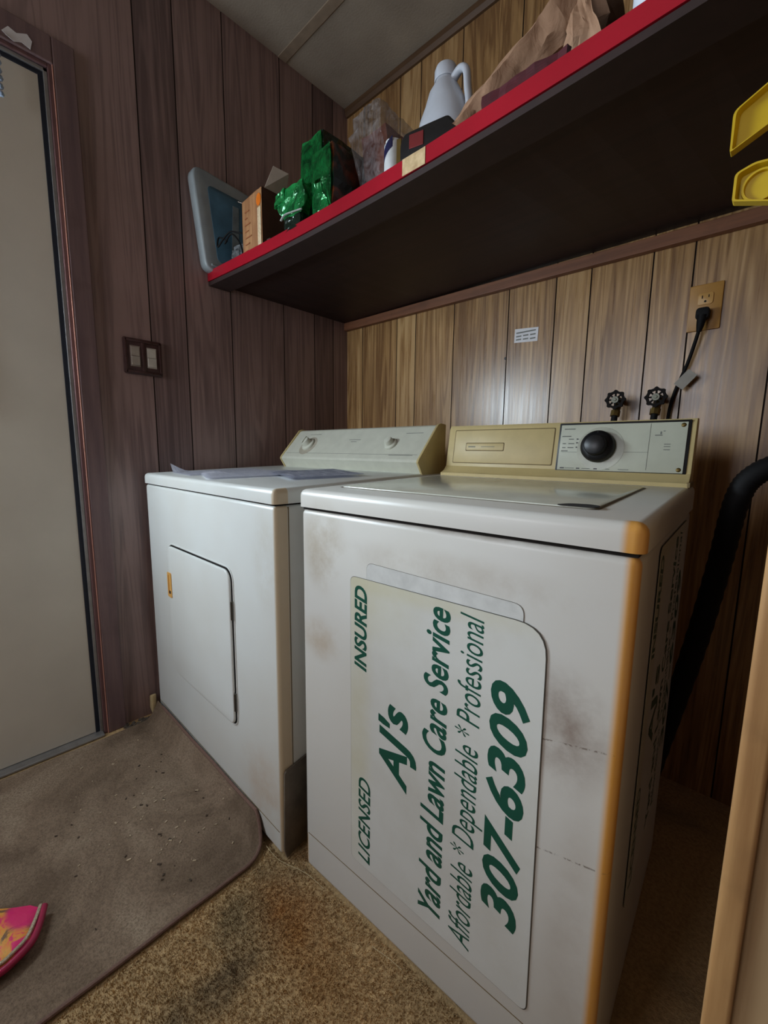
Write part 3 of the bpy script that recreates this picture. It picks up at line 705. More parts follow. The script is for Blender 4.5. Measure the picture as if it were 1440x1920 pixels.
bm = gridbox(.095, .215, -.655, -.59, zz + .001, zz + .085, 9); crumple(bm, .014, 28, 3)
for v in bm.verts: v.co.z = max(v.co.z, ztop(v.co.x, v.co.y) + .0006)
for v in bm.verts: v.co.z -= max(0, (v.co.z - zz) * (.215 - v.co.x) * 1.2)
tag(obj('plastic_wrapper', bm, M_clear), 'crumpled clear plastic wrapper lying below the black cord', 'wrapper')

# open cardboard carton
cz_ = ztop(.3, -.66)
car = empty('carton', (.235, -.685, cz_), 0, 'open tan and brown cardboard carton with raised flaps and orange sun mark', 'carton')
t = NT('carton_tan', .7); t.color(t.ramp(t.noise(t.co((60, 60, 8)), 1, 4), [(.4, srgb(146, 98, 60)), (.65, srgb(176, 130, 86))])); M_tanc = t.m
M_brn = simple('carton_brown', (78, 44, 36), .6, var=.15); M_inner = simple('carton_inside_grey', (186, 170, 156), .75)
bm = NB()
W_, D_, H_ = .125, .10, .185
def pan(bm, p, th, mi):  # thin panel from 4 points along with thickness along its normal
    p = [Vector(q) for q in p]; nn = (p[1] - p[0]).cross(p[3] - p[0]).normalized() * th
    a = [bm.verts.new(q) for q in p]; b = [bm.verts.new(q + nn) for q in p]
    for f in ([a[::-1], b] + [(a[i], a[(i + 1) % 4], b[(i + 1) % 4], b[i]) for i in range(4)]): bm.faces.new(f).material_index = mi
th = .0015
pan(bm, [(0, 0, .0005), (W_, 0, .0005), (W_, 0, H_), (0, 0, H_ * .97)], -th, 0)
pan(bm, [(W_, 0, .0005), (W_, D_, .0005), (W_, D_, H_), (W_, 0, H_)], -th, 1)
pan(bm, [(0, D_, .0005), (0, 0, .0005), (0, 0, H_ * .97), (0, D_, H_)], -th, 1)
pan(bm, [(W_, D_, .0005), (0, D_, .0005), (0, D_, H_), (W_, D_, H_)], -th, 1)
pan(bm, [(0, 0, .001), (0, D_, .001), (W_, D_, .001), (W_, 0, .001)], th, 1)
obj('carton_body', bm, None, car, mats=[M_tanc, M_brn])
bm = NB(); pan(bm, [(W_, .01, H_), (W_, D_ - .01, H_), (W_ + .035, D_ - .022, H_ + .055), (W_ + .022, .03, H_ + .062)], th, 0); obj('flap', bm, M_inner, car)['label'] = 'grey inner side of raised flap'
bm = NB(); pan(bm, [(.005, 0, H_ * .97), (W_ * .8, 0, H_), (W_ * .75, .03, H_ - .012), (.01, .03, H_ - .02)], th, 0); obj('flap', bm, M_tanc, car)
bm = NB(); pan(bm, [(0, .005, H_ * .97), (0, D_ - .03, H_), (-.028, D_ - .03, H_ + .012), (-.026, .0, H_ + .008)], th, 0); obj('flap', bm, M_inner, car)
bm = NB(); pan(bm, [(.0, D_, H_), (W_, D_, H_), (W_ - .01, D_ - .02, H_ + .045), (.015, D_ - .03, H_ + .05)], th, 0); obj('flap', bm, M_brn, car)
bm = NB(); lathe(bm, [(0, .0004), (.0135, .0004), (.0135, 0)], Tr(W_ - .018, -.0016, H_ - .032) @ Rot(90, 'X'), 20)
for v in bm.verts: v.co.z = (H_ - .032) + (v.co.z - (H_ - .032)) * 1.35
obj('sun_mark', bm, simple('orange_print', (226, 116, 20), .5), car)
bm = NB(); bx(bm, W_ - .026, W_ - .006, -.0020, -.0014, .005, H_ - .055); obj('white_strip', bm, simple('strip_print', (206, 184, 150), .6, var=.2, scale=150), car)
bm = NB()
for k in range(7): bx(bm, .02, .035 + .03 * ((k * 37) % 5) / 5, -.0019, -.0014, .02 + .02 * k, .0235 + .02 * k)
obj('carton_print', bm, simple('tan_print', (150, 88, 50), .6), car)

# small chrome clip on the shelf edge
bm = NB(); zz2 = ztop(.45, -.68)
tube(bm, smoothpath([(.395, -.69, zz2 + .022), (.40, -.69, zz2 + .004), (.43, -.688, zz2 + .012), (.45, -.69, zz2 + .004)], 5), .002, 6); bx(bm, .40, .415, -.694, -.686, zz2 + .0008, zz2 + .020, .001); bx(bm, .43, .50, -.695, -.672, zz2 + .0008, zz2 + .010, .003); lathe(bm, [(0, .008), (.016, .006), (.02, .0008)], Tr(.51, -.683, zz2 + .004), 16)
tag(obj('metal_clip', bm, M_chrome, smooth=True), 'small bright metal clip lying between the carton and the green packs', 'clip')

# green foil packs
def foil(name, dark=False):
    t = NT(name, .18, .35, .8); P = t.co(); n = t.noise(P, 22, 4, .6, 1.0)
    t.color(t.ramp(n, [(.35, srgb(10, 84, 42) if not dark else srgb(14, 30, 22)), (.7, srgb(44, 176, 92) if not dark else srgb(26, 46, 36))])); t.bump(t.noise(P, 40, 3, .5, 1.5), .9, .004); return t.m
M_foil = foil('green_foil'); M_foild = foil('dark_green_film', True)
t = NT('printed_pack_side', .35); t.color(t.ramp(t.noise(t.co((1, 1, 1)), 16, 4, .5, 1.0), [(.42, srgb(16, 30, 22)), (.55, srgb(96, 44, 24)), (.62, srgb(140, 70, 30)), (.70, srgb(18, 32, 24))])); M_printed = t.m
def pack(label, M, w_, d_, h_, amp, seed, side, loose=None):
    """brick pack: green folded end facing -y, dark sides along +x"""
    e = empty('coffee_pack', (0, 0, 0), 0, label, 'coffee pack', 'green foil packs on the shelf'); e.matrix_world = M
    bm = gridbox(0, w_, 0, d_, 0, h_, 9)
    for v in bm.verts:
        v.co.x += .006 * math.sin(v.co.z / h_ * math.pi) * (1 if v.co.x > w_ / 2 else -1)
    crumple(bm, amp, 26, seed)
    for v in bm.verts: v.co.z = max(v.co.z, .0)
    bm.faces.ensure_lookup_table(); bm.normal_update()
    for f in bm.faces:
        f.material_index = 1 if (f.calc_center_median().x > w_ * .9 or (f.normal.z > .8 and f.calc_center_median().z > h_ * .8)) else 0
    obj('pack_body', bm, None, e, mats=[M_foil, side])
    # folded end: triangular ears pressed on the end
    bm = NB()
    def quad(ps, n=5):
        a, b, c, d = [Vector(p) for p in ps]; g = {}
        for i in range(n + 1):
            for j in range(n + 1):
                u, v = i / n, j / n; g[i, j] = bm.verts.new((a * (1 - u) + b * u) * (1 - v) + (d * (1 - u) + c * u) * v)
        for i in range(n):
            for j in range(n): bm.faces.new((g[i, j], g[i + 1, j], g[i + 1, j + 1], g[i, j + 1]))
    y = -.006
    quad([(0.0, y, h_ * .95), (w_ * .97, y, h_ * .98), (w_ * .62, y - .010, h_ * .5), (w_ * .35, y - .010, h_ * .5)])
    quad([(0.0, y, h_ * .95), (w_ * .35, y - .010, h_ * .5), (w_ * .35, y - .010, h_ * .45), (0.0, y, h_ * .05)])
    quad([(w_ * .62, y - .010, h_ * .5), (w_ * .97, y, h_ * .98), (w_, y, h_ * .05), (w_ * .6, y - .010, h_ * .45)])
    quad([(0.0, y, h_ * .04), (w_ * .97, y, h_ * .02), (w_ * .62, y - .012, h_ * .46), (w_ * .35, y - .012, h_ * .46)])
    crumple(bm, .004, 50, seed + 5)
    r = bmesh.ops.solidify(bm, geom=list(bm.faces), thickness=.0012)
    obj('folded_end', bm, M_foil, e)
    return e
pack('tall green foil pack with near-black side, standing behind the other green packs', Tr(.512, -.638, ztop(.57, -.6) + .001), .100, .185, .262, .004, 1, M_foild)
pack('green foil pack with orange-printed side, front right of the green packs', Tr(.630, -.688, ztop(.66, -.69) + .001), .080, .15, .168, .0045, 9, M_printed)
e3 = empty('coffee_pack', (.488, -.700, ztop(.55, -.69) + .001), 0, 'slumped green foil pack rolled shut with a pale tie, left front of the green packs', 'coffee pack', 'green foil packs on the shelf')
bm = gridbox(.0, .115, .0, .030, .030, .120, 9)
for v in bm.verts:
    t_ = (v.co.z - .03) / .09; v.co.x = .0575 + (v.co.x - .0575) * (.72 + .38 * math.sin(t_ * 2.6)) - .012 * (t_)
crumple(bm, .009, 30, 21); obj('pack_body', bm, M_foil, e3)
bm = gridbox(.022, .098, -.004, .030, .0, .034, 6); crumple(bm, .005, 40, 31)
for v in bm.verts: v.co.z = max(0.0, v.co.z)
obj('rolled_end', bm, M_foild, e3)
bm = NB(); tube(bm, smoothpath([(.010, -.008, .036), (.035, -.012, .042), (.07, -.012, .038), (.112, -.008, .034)], 5), .0035, 6, flat=.5); obj('wire_tie', bm, simple('pale_tie', (176, 180, 176), .5), e3)['label'] = 'pale wire tie'
bm = gridbox(-.028, .022, -.002, .030, .088, .122, 5); crumple(bm, .006, 40, 41); obj('loose_corner', bm, M_foil, e3)

# clear-wrapped bundle
wr = empty('wrapped_bundle', (.752, -.60, ztop(.72, -.6)), 0, 'brown bundle in shiny clear plastic film, standing between green packs and white can', 'wrapped bundle')
bm = gridbox(.0, .09, .0, .13, .001, .215, 8)
for v in bm.verts: v.co.x += -.035 * (v.co.z / .21) ; v.co.y += .01
crumple(bm, .004, 20, 4)
for v in bm.verts: v.co.z = max(v.co.z, .0006)
obj('bundle_core', bm, simple('brown_orange_wrap', (120, 62, 42), .5, var=.5, scale=18), wr, smooth=True)
bm = gridbox(-.012, .105, -.022, .150, .001, .262, 14)
for v in bm.verts:
    t_ = v.co.z / .26; v.co.x += -.045 * t_ + (.02 * (1 - t_)) * (1 if v.co.x < 0 else 0); 
    if t_ > .85: v.co.x = .0 + (v.co.x) * .8; v.co.y = .06 + (v.co.y - .06) * .85
crumple(bm, .009, 17, 8, (2.0, 1.4, .45))
for v in bm.verts: v.co.z = max(v.co.z, .0006)
obj('plastic_film', bm, clearmat('bundle_film', (196, 196, 200), .06, .30), wr, smooth=True)

# white can with navy label
cn = empty('can', (.917, -.677, ztop(.917, -.68)), 0, 'small white can with navy label at the shelf edge beside a black battery', 'can')
bm = NB(); lathe(bm, [(0, .001), (.0205, .001), (.022, .004), (.022, .068), (.019, .073), (.019, .077), (0, .077)], None, 28); obj('can_body', bm, simple('can_white', (212, 216, 218), .3), cn, smooth=True)
bm = NB(); 
for k in range(10):
    a0 = math.radians(195 + 11 * k); a1 = math.radians(206 + 11 * k); zl = .022 + .0035 * k; r_ = .0224
    bm.faces.new([bm.verts.new((r_ * math.cos(a), r_ * math.sin(a), z_)) for a, z_ in ((a0, zl), (a1, zl + .0035), (a1, zl + .026), (a0, zl + .024))])
obj('can_label', bm, simple('navy_label', (24, 26, 66), .35), cn, smooth=True)

# black battery pack / tool case
bt = empty('battery_pack', (1.022, -.655, ztop(1.02, -.65)), math.radians(14), 'black power-tool battery pack with a red square at the shelf edge', 'battery pack')
bm = NB(); prism(bm, rpoly([(-.072, .0012), (.068, .0012), (.070, .030), (.040, .064), (-.010, .062), (-.062, .058), (-.072, .040)], .006, 3), 'y', -.034, .034, bev=.006, seg=3); obj('battery_body', bm, M_black, bt, smooth=True)
bm = NB(); bx(bm, -.048, -.014, -.0355, -.0338, .022, .050, .0008); obj('red_square', bm, simple('red_label', (112, 22, 24), .5), bt)
bm = NB(); bx(bm, -.080, -.0725, -.026, .02, .008, .048, .002); bx(bm, -.082, -.070, -.030, -.024, .004, .055, .001); obj('contact_rail', bm, M_brass, bt)

# bleach jug
def jug(label, loc, rz, purple=True, H=.30):
    j = empty('bleach_jug', loc, rz, label, 'jug', 'white plastic jugs on the shelf')
    bm = NB(); N = 36
    prof = [(.0, .001), (.070, .001), (.078, .008), (.078, .130), (.076, .155), (.069, .185), (.056, .215), (.041, .242), (.029, .262), (.026, .268), (.026, .276), (0, .276)]
    lathe(bm, prof, None, N)
    for v in bm.verts:
        if v.co.z < .235: v.co.y *= .82
    obj('jug_body', bm, M_jug, j, smooth=True)
    bm = NB(); tube(bm, smoothpath([(.024, 0, .262), (.048, 0, .272), (.066, 0, .258), (.072, 0, .220), (.078, 0, .180), (.068, 0, .150)], 7), .0105, 12, flat=.8); obj('jug_handle', bm, M_jug, j, smooth=True)
    bm = NB(); lathe(bm, [(.0275, .270), (.0285, .272), (.0285, .292), (.025, .301), (.015, .306), (0, .307)], None, 28)
    obj('jug_cap', bm, M_jug, j, smooth=True)
    if purple:
        bm = NB(); lathe(bm, [(.0788, .030), (.0788, .105)], None, N)
        for v in bm.verts: v.co.y *= .83
        obj('jug_label', bm, simple('purple_label', (92, 28, 84), .4), j, smooth=True)['label'] = 'purple wraparound label'
    return j
M_jug = simple('white_jug_plastic', (206, 212, 222), .35, var=.03)
jug('white plastic bleach jug with purple label, standing in full view behind the black battery', (.945, -.520, ztop(.945, -.52)), math.radians(-8))
jug('white plastic jug at the top edge of the picture, right of the paper bag', (1.462, -.612, ztop(1.46, -.61)), math.radians(80), False)

# brown paper bag and red cloth
def papermat():
    t = NT('kraft_paper', .8, spec=.2); P = t.co(); n = t.noise(P, 14, 5, .6); t.color(t.ramp(n, [(.3, srgb(136, 104, 80)), (.7, srgb(170, 134, 108))])); t.bump(t.noise(P, 30, 4, .6, 1.0), .6, .004); return t.m
M_paper = papermat()
bag = empty('paper_bag', (1.245, -.60, ztop(1.24, -.6)), 0, 'crumpled brown paper bag lying on the right part of the red shelf', 'paper bag')
def folded(nr, ns, shape, seed, a1, a2):
    """paper: coarse crumpled facets, then finer creases"""
    bm = NB(); rings = [[bm.verts.new(shape(i / nr, k / ns)) for k in range(ns)] for i in range(nr + 1)]
    for a, b in zip(rings, rings[1:]):
        for k in range(ns):
            q = (a[k], b[k], b[(k + 1) % ns], a[(k + 1) % ns])
            if (k + seed) % 2: bm.faces.new(q[:3]); bm.faces.new((q[0], q[2], q[3]))
            else: bm.faces.new((q[0], q[1], q[3])); bm.faces.new((q[1], q[2], q[3]))
    crumple(bm, a1, 22, seed)
    bmesh.ops.subdivide_edges(bm, edges=list(bm.edges), cuts=3, use_grid_fill=True)
    for v in bm.verts:
        p = v.co * 46 + Vector((seed, 0, 0)); r_ = 1 - abs(noise.noise(p)) * 2
        v.co += noise.noise_vector(p * .7) * a2 + Vector((0, -1, .3)) * max(0, r_ - .5) * a2
    return bm
def tongue(t_, k):
    a = 2 * math.pi * k; ry = .010 + .060 * min(1, t_ * 1.3); rz_ = .010 + .046 * min(1, t_ * 1.2)
    fl = .55 + .45 * math.cos(2 * a) ** 2
    return Vector((-.150 + .25 * t_, -.078 + .08 * t_, .016 + .135 * t_ ** .9)) + Vector((.012 * math.sin(2 * a), ry * math.cos(a) * fl, rz_ * math.sin(a)))
def mouth(t_, k):
    a = 2 * math.pi * k; q = 1 + .25 * math.sin(3 * a + 1)
    return Vector((.030 + .065 * t_ + .02 * math.sin(2 * a), -.005 + (.052 + .02 * t_) * math.cos(a) * q, .125 - .015 * t_ + (.045 + .025 * t_) * math.sin(a) * q))
bm = folded(9, 12, tongue, 2, .010, .0035)
bm.verts.ensure_lookup_table()
for v in bm.verts: v.co.z = max(v.co.z, .004)
obj('bag_body', bm, M_paper, bag, angle=22)
bm = folded(6, 14, mouth, 5, .014, .004)
for v in bm.verts: v.co.z = max(v.co.z, .03)
obj('bag_mouth', bm, M_paper, bag, angle=22)
bm = gridbox(1.160, 1.32, -.695, -.680, ztop(1.2, -.69) + .0008, ztop(1.2, -.69) + .034, 8); crumple(bm, .005, 30, 51)
for v in bm.verts: v.co.z = max(v.co.z, ztop(v.co.x, v.co.y) + .0007)
tag(obj('red_cloth', bm, simple('dark_red_cloth', (70, 8, 20), .8, var=.3, scale=40)), 'dark red cloth tucked under the paper bag at the shelf edge', 'cloth')

# yellow plastic holders on the partition end
M_yel = simple('yellow_plastic', (190, 160, 14), .42, var=.06)
def rimmed(name, outline, T, label, boss=False):
    e = empty(name, (0, 0, 0), 0, label, 'holder', 'yellow plastic holders'); e.matrix_world = T
    bm = NB(); n = len(outline); c = Vector((sum(p[0] for p in outline) / n, sum(p[1] for p in outline) / n))
    def inset(d): return [(c + (Vector(p) - c) * (1 - d / max(.001, (Vector(p) - c).length))) for p in outline]
    o1 = [Vector(p) for p in outline]; i1 = inset(.0022); i2 = inset(.0048)
    R = [[bm.verts.new((p.x, y, p.y)) for p in pp] for pp, y in ((o1, .010), (o1, .0), (i1, .0), (i2, .007))]
    for a, b in zip(R, R[1:]):
        for k in range(n): bm.faces.new((a[k], b[k], b[(k + 1) % n], a[(k + 1) % n]))
    bm.faces.new(R[-1]); bm.faces.new(R[0][::-1]); obj('holder_tray', bm, M_yel, e)
    if boss:
        bm = NB(); lathe(bm, [(.0145, .0065), (.0140, .011), (.0122, .011), (.0115, .008), (0, .008)], Rot(90, 'X') @ Tr(boss[0], boss[1], -.0135 + .0), 32); 
        obj('round_boss', bm, M_yel, e, smooth=True)
    return e
FY = -.935
rimmed('yellow_holder', rpoly([(1.586, 1.2805), (1.6505, 1.3115), (1.6505, 1.352), (1.5855, 1.3155)], [.002, .003, .003, .005], 4), Tr(0, FY, 0), 'upper of two yellow plastic rimmed holders, slanted, fixed at the wall end')
rimmed('yellow_holder', rpoly([(1.592, 1.2360), (1.6505, 1.2160), (1.6505, 1.2590), (1.606, 1.2645), (1.5920, 1.2600)], [.002, .003, .003, .004, .004], 4), Tr(0, FY, 0), 'lower of two yellow plastic rimmed holders, with a round boss', boss=(1.612, 1.2445))

# ------------------------------------------------------------------ fittings on the walls
# outlet
ou = empty('wall_outlet', (1.453, 0, 1.396), 0, 'tan duplex wall outlet on the back wall at the right', 'outlet')
M_tanp = simple('tan_outlet_plate', (176, 128, 62), .4, var=.06)
bm = NB(); prism(bm, rrect(-.037, .037, -.060, .060, .003, 3), 'y', -.006, -.0006, bev=.002); obj('outlet_plate', bm, M_tanp, ou, smooth=True)
for z in (.021, -.021):
    bm = NB(); prism(bm, rrect(-.017, .017, z - .015, z + .015, .006, 4), 'y', -.0085, -.0058, bev=.001); rc = obj('receptacle', bm, simple('receptacle_tan', (200, 152, 84), .4), ou, smooth=True)
    bm = NB(); bx(bm, -.0085, -.0062, -.0092, -.0084, z + .001, z + .009); bx(bm, .0060, .0080, -.0092, -.0084, z + .002, z + .009); lathe(bm, [(0, .0006), (.0028, .0004), (.0028, 0)], Tr(0, -.0086, z - .007) @ Rot(90, 'X'), 12); obj('slots', bm, M_gap, rc)
pc = empty('power_cord', (1.453, -.02, 1.373), 0, 'black power cord plugged into the tan outlet, running down behind the washer', 'power cord')
bm = NB(); prism(bm, rrect(-.015, .015, -.014, .016, .008, 4), 'y', .0095, -.016, bev=.003); tube(bm, [(0, -.010, -.004), (-.002, -.012, -.03), (-.004, -.010, -.045)], [.012, .009, .006], 12); obj('plug', bm, M_blackr, pc, smooth=True)
bm = NB(); tube(bm, smoothpath([(-.003, -.010, -.035), (-.010, -.006, -.07), (-.022, 0, -.12), (-.036, .009, -.160), (-.048, .010, -.20), (-.056, .009, -.25), (-.057, .006, -.32), (-.055, 0, -.45)], 8), .0046, 10); obj('cord', bm, M_blackr, pc, smooth=True)
bm = NB(); bx(bm, -.024, .024, -.0006, .0006, -.014, .014, M=Tr(-.022, -.012, -.168) @ Rot(-50, 'Y')); obj('cord_tag', bm, simple('grey_cord_tag', (150, 144, 132), .5), pc)['label'] = 'grey cord tag'
# valves
def handwheel(label, loc, rz):
    v = empty('water_valve', loc, rz, label, 'valve', 'laundry supply valves')
    bm = NB(); N = 64; R = []
    for (rr_, y, sc) in ((.0255, -.004, 1), (.0255, .004, 1), (.018, .004, 0), (.018, -.004, 0)):
        R.append([bm.verts.new(((rr_ + sc * .003 * max(-.4, math.cos(8 * 2 * math.pi * k / N))) * math.cos(2 * math.pi * k / N), y, (rr_ + sc * .003 * max(-.4, math.cos(8 * 2 * math.pi * k / N))) * math.sin(2 * math.pi * k / N))) for k in range(N)])
    for a, b in zip(R, R[1:] + [R[0]]):
        for k in range(N): bm.faces.new((a[k], b[k], b[(k + 1) % N], a[(k + 1) % N]))
    for k in range(8):
        a = math.pi / 4 * k; bx(bm, .008, .019, -.002, .003, -.0022, .0022, M=Rot(math.degrees(a), 'Y'))
    lathe(bm, [(0, .002), (.0105, .002), (.0105, -.006), (0, -.006)], Rot(90, 'X'), 20)
    obj('handwheel', bm, simple('dark_handwheel', (18, 12, 10), .7, var=.2, spec=.2), v, smooth=True)
    bm = NB(); lathe(bm, [(.0045, .0055), (.0095, .0055), (.0098, .002)], Rot(90, 'X'), 20); lathe(bm, [(0, .0085), (.004, .008), (.0045, .002)], Rot(90, 'X'), 8); obj('hub_disc', bm, simple('pale_hub', (140, 140, 122), .5), v, smooth=True)
    bm = NB(); lathe(bm, [(0, 0), (.006, 0), (.006, -.018), (.011, -.019), (.011, -.030), (.009, -.032), (.009, -.052), (0, -.052)], Rot(90, 'X'), 16)
    tube(bm, [(0, .040, .006), (-.002, .034, -.016), (-.003, .026, -.034)], [.0115, .0105, .0100], 14); tube(bm, [(-.003, .026, -.030), (-.004, .022, -.046)], [.0135, .0135], 8)
    tube(bm, [(0, .040, 0), (0, .071, 0)], .009, 12)
    obj('valve_body', bm, M_brass, v, smooth=True)
    bm = NB(); tube(bm, smoothpath([(-.004, .022, -.044), (-.006, .018, -.10), (-.004, .014, -.20), (0, .006, -.40), (0, -.01, -.60)], 6), .009, 12); obj('supply_hose', bm, M_blackr, v, smooth=True)
    return v
handwheel('left one of two dark round-handled water valves above the washer console', (1.272, -.083, 1.157), 0.0)
handwheel('right one of two dark round-handled water valves, where the power cord passes', (1.375, -.083, 1.157), 0.0)
# sticker, nail
st = empty('sticker', (.942, 0, 1.411), 0, 'small white printed sticker on the back wall panelling', 'sticker')
bm = NB(); prism(bm, [(-.043, -.020), (.044, -.026), (.045, .020), (-.042, .027)], 'y', -.0012, -.0006); obj('sticker_sheet', bm, M_white, st)
bm = NB()
for k, (x0, x1, z) in enumerate(((-.036, .036, .012), (-.036, -.016, 0), (-.010, .010, 0), (.016, .036, -.001), (-.036, -.016, -.011), (-.010, .010, -.012), (.016, .036, -.014))):
    bx(bm, x0, x1, -.0015, -.0011, z - .0022, z + .0022)
obj('sticker_print', bm, M_print, st)
bm = NB(); lathe(bm, [(0, .004), (.004, .003), (.005, .0008), (.002, .0004), (.002, -.004)], Tr(.868, -.0006, 1.342) @ Rot(90, 'X'), 12); tag(obj('nail', bm, M_black, smooth=True), 'dark nail head in a groove of the back wall, below left of the sticker', 'nail')
# switch plate
sw = empty('switch_plate', (0.0006, -.946, 1.308), 0, 'ornate dark wooden double switch plate on the left wall', 'switch plate')
M_swp = simple('dark_wood_plate', (70, 46, 44), .4, var=.25, scale=60, bump=.3)
bm = NB(); wob = []
for p in rrect(-.061, .061, -.059, .059, .006, 4):
    wob.append(p)
prism(bm, wob, 'x', 0, .009, bev=.003); bx(bm, .0085, .0125, -.056, .056, .047, .055, .0015); bx(bm, .0085, .0125, -.056, .056, -.055, -.047, .0015); bx(bm, .0085, .0125, -.058, -.050, -.055, .055, .0015); bx(bm, .0085, .0125, .050, .058, -.055, .055, .0015); bx(bm, .0085, .0125, -.006, .006, -.047, .047, .0015)
obj('plate', bm, M_swp, sw, smooth=True)
for k, y in enumerate((-.026, .026)):
    bm = NB(); bx(bm, .0088, .0102, y - .0155, y + .0155, -.034, .034, .0006); sp = obj('switch_panel', bm, simple('switch_panel_%d' % k, (150, 138, 128) if k == 0 else (184, 176, 166), .4), sw)
    bm = NB(); prism(bm, [(.0100, .030), (.0100, -.030), (.0150, -.028), (.0125, .0), (.0112, .030)][:5] if False else [(y - .013, .030), (y + .013, .030), (y + .013, .001), (y - .013, .001)], 'x', .0101, .0125, bev=.0008); prism(bm, [(y - .013, -.001), (y + .013, -.001), (y + .013, -.030), (y - .013, -.030)], 'x', .0101, .0145, bev=.0008); obj('rocker', bm, simple('rocker_ivory_%d' % k, (168, 158, 146) if k == 0 else (200, 194, 182), .35), sp)
# torn paper scrap and beaded hanger above the door
bm = NB(); prism(bm, [(-1.246, 2.094), (-1.232, 2.112), (-1.215, 2.106), (-1.192, 2.118), (-1.182, 2.106), (-1.187, 2.084), (-1.205, 2.090), (-1.222, 2.082), (-1.238, 2.088)], 'x', .0176, .0186)
tag(obj('paper_scrap', bm, M_white), 'torn white paper scrap stuck over the top of the entry door', 'paper')
bh = empty('beaded_hanger', (.03, -1.262, 2.02), 0, 'strand of glass beads hanging at the top of the entry door', 'hanger')
bm = NB(); tube(bm, [(-.013, 0, .085), (0, 0, .075), (0, 0, -.085)], .0012, 6); obj('wire', bm, M_alu, bh)
for k in range(9):
    bm = NB(); r_ = .0085 - .0005 * (k % 3); lathe(bm, [(0, r_), (r_ * .7, r_ * .7), (r_, 0), (r_ * .7, -r_ * .7), (0, -r_)], Tr(.001 * (-1) ** k, 0, .06 - .019 * k), 8); obj('glass_bead', bm, simple('bead_glass', (150, 166, 190), .1, spec=.9) if k == 0 else bpy.data.materials['bead_glass'], bh)

# papers on dryer
def dz(y): return .9135 + (.936 - .9135) * ((y - DY) / DD)
def sheet(label, cx, cy, w_, h_, rot, lift, seed, mat):
    bm = NB(); g = {}; n = 12; c, s_ = math.cos(rot), math.sin(rot)
    for i in range(n + 1):
        for j in range(n + 1):
            x = (i / n - .5) * w_; y = (j / n - .5) * h_; X = cx + x * c - y * s_; Y = cy + x * s_ + y * c
            g[i, j] = bm.verts.new((X, Y, dz(Y) + .0012 + lift(i / n, j / n) + .0015 * abs(noise.noise(Vector((X * 14 + seed, Y * 14, 0))))))
    for i in range(n):
        for j in range(n): bm.faces.new((g[i, j], g[i + 1, j], g[i + 1, j + 1], g[i, j + 1]))
    bmesh.ops.solidify(bm, geom=list(bm.faces), thickness=.0004)
    return tag(obj('paper_sheet', bm, mat, smooth=True), label, 'paper', 'papers on the dryer')
def papermat2(name, a, b):
    t = NT(name, .55); n = t.noise(t.co((8, 60, 1)), 3, 2); t.color(t.ramp(n, [(.45, srgb(*a)), (.62, srgb(*b))])); return t.m
MP1 = papermat2('printed_paper_a', (236, 236, 244), (214, 216, 230)); MP2 = papermat2('printed_paper_b', (226, 228, 240), (150, 156, 180))
sheet('printed sheet curling up at its left corner on the dryer top', .235, -.790, .216, .279, -.12, lambda u, v: .030 * max(0, 1 - u * 6) ** 1.5 * max(0, 1 - v * 5) ** 1.2 + .001, 1, MP1)
sheet('flat printed sheet in the middle of the dryer top, with a lifted fold', .45, -.80, .216, .279, -.35, lambda u, v: -0.000 + .0035 + .010 * math.exp(-((u - .1) ** 2 + (v - .15) ** 2) * 90), 2, MP1)
sheet('printed sheet with dark picture nearest the dryer console', .62, -.69, .216, .279, 1.2, lambda u, v: .006 + .003 * max(0, u - .8), 3, MP2)

# black drain hose right of the washer
bm = NB(); pts = smoothpath([(1.72, -.27, .985), (1.66, -.285, .985), (1.61, -.30, .955), (1.588, -.30, .90), (1.572, -.285, .76), (1.545, -.28, .55), (1.50, -.275, .28), (1.46, -.27, .04)], 12)
tube(bm, pts, [.022 + .0016 * (k % 2) for k in range(len(pts))], 14); tag(obj('drain_hose', bm, M_blackr, smooth=True), 'black ribbed hose arching down in the dark gap right of the washer', 'hose')

# beige plastic wedge by the dryer foot
bm = NB(); prism(bm, rpoly([(.004, .030), (.036, .012), (.038, .095), (.008, .080)], .006, 4), 'y', -1.000, -.985, bev=.003); tag(obj('plastic_wedge', bm, simple('beige_plastic', (200, 176, 130), .4), smooth=True), 'small beige plastic piece wedged between the left wall and the dryer base', 'wedge')

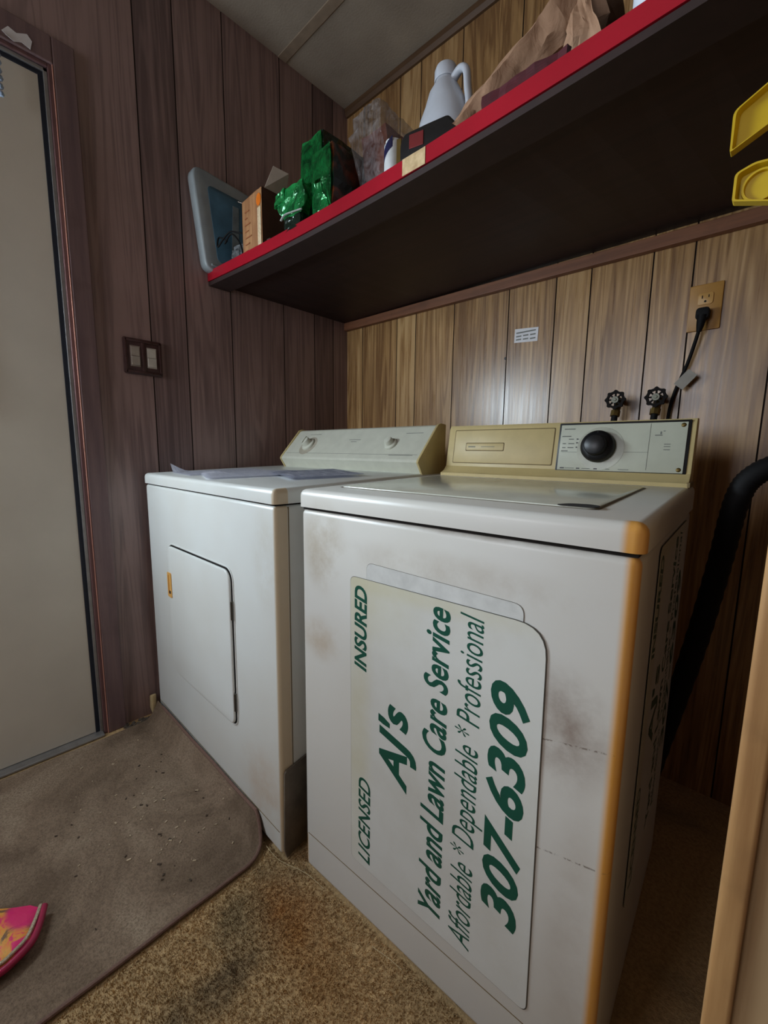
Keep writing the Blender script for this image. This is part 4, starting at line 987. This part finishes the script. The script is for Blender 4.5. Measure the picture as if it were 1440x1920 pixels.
# pink pouch on the mat
po = empty('fabric_pouch', (.50, -1.47, .012), 0, 'pink and orange patterned fabric pouch with rolled magenta edge on the mat', 'pouch')
def pouchmat():
    t = NT('pink_orange_fabric', .45); P = t.co(); n = t.noise(P, 26, 5, .6, 1.4); m = t.noise(P, 60, 4)
    c = t.ramp(n, [(.32, srgb(214, 18, 104)), (.40, srgb(222, 34, 110)), (.45, srgb(232, 132, 60)), (.55, srgb(224, 160, 60)), (.62, srgb(120, 84, 60))])
    X = t.xyz(P); k = t.blob(P, (.095, .035, .02), (.042, .03, .2), .25); c = t.mix(t.math('MULTIPLY', k, .95), c, srgb(216, 20, 104)); t.color(c); t.bump(m, .4, .002); return t.m
bm = NB(); out = [(-.10, -.16), (.0, -.06), (.047, .002), (.064, .021), (.085, .049), (.107, .064), (.143, .052), (.172, .036), (.186, .012), (.192, -.011), (.185, -.06), (.12, -.18)]
def pz(x, y): return .030
A = [bm.verts.new((x, y, .020)) for x, y in out]; B = [bm.verts.new((x * .98, y * .98, .002)) for x, y in out]; Cc = bm.verts.new((.08, -.03, .036))
for k in range(len(out)):
    k2 = (k + 1) % len(out); bm.faces.new((A[k], A[k2], Cc)); bm.faces.new((A[k], B[k], B[k2], A[k2]))
bm.faces.new(B)
bmesh.ops.subdivide_edges(bm, edges=list(bm.edges), cuts=3, use_grid_fill=True); bmesh.ops.smooth_vert(bm, verts=[v for v in bm.verts if v.co.z > .012], factor=.5, use_axis_x=True, use_axis_y=True, use_axis_z=True)
obj('pouch_body', bm, pouchmat(), po, smooth=True)
bm = NB(); tube(bm, smoothpath([(.108, .066, .020), (.145, .053, .020), (.174, .037, .020), (.188, .013, .019), (.194, -.012, .018), (.187, -.06, .018), (.122, -.18, .018)], 6), .007, 10); obj('rolled_edge', bm, simple('magenta_binding', (150, 16, 60), .4, var=.2, scale=60), po, smooth=True)
bm = NB(); tube(bm, smoothpath([(.106, .061, .025), (.140, .046, .027), (.165, .031, .027), (.177, .010, .026), (.183, -.012, .025), (.176, -.058, .025)], 6), .0035, 8); obj('silver_braid', bm, simple('silver_braid', (190, 176, 150), .35, metal=.4, var=.4, scale=300), po, smooth=True)
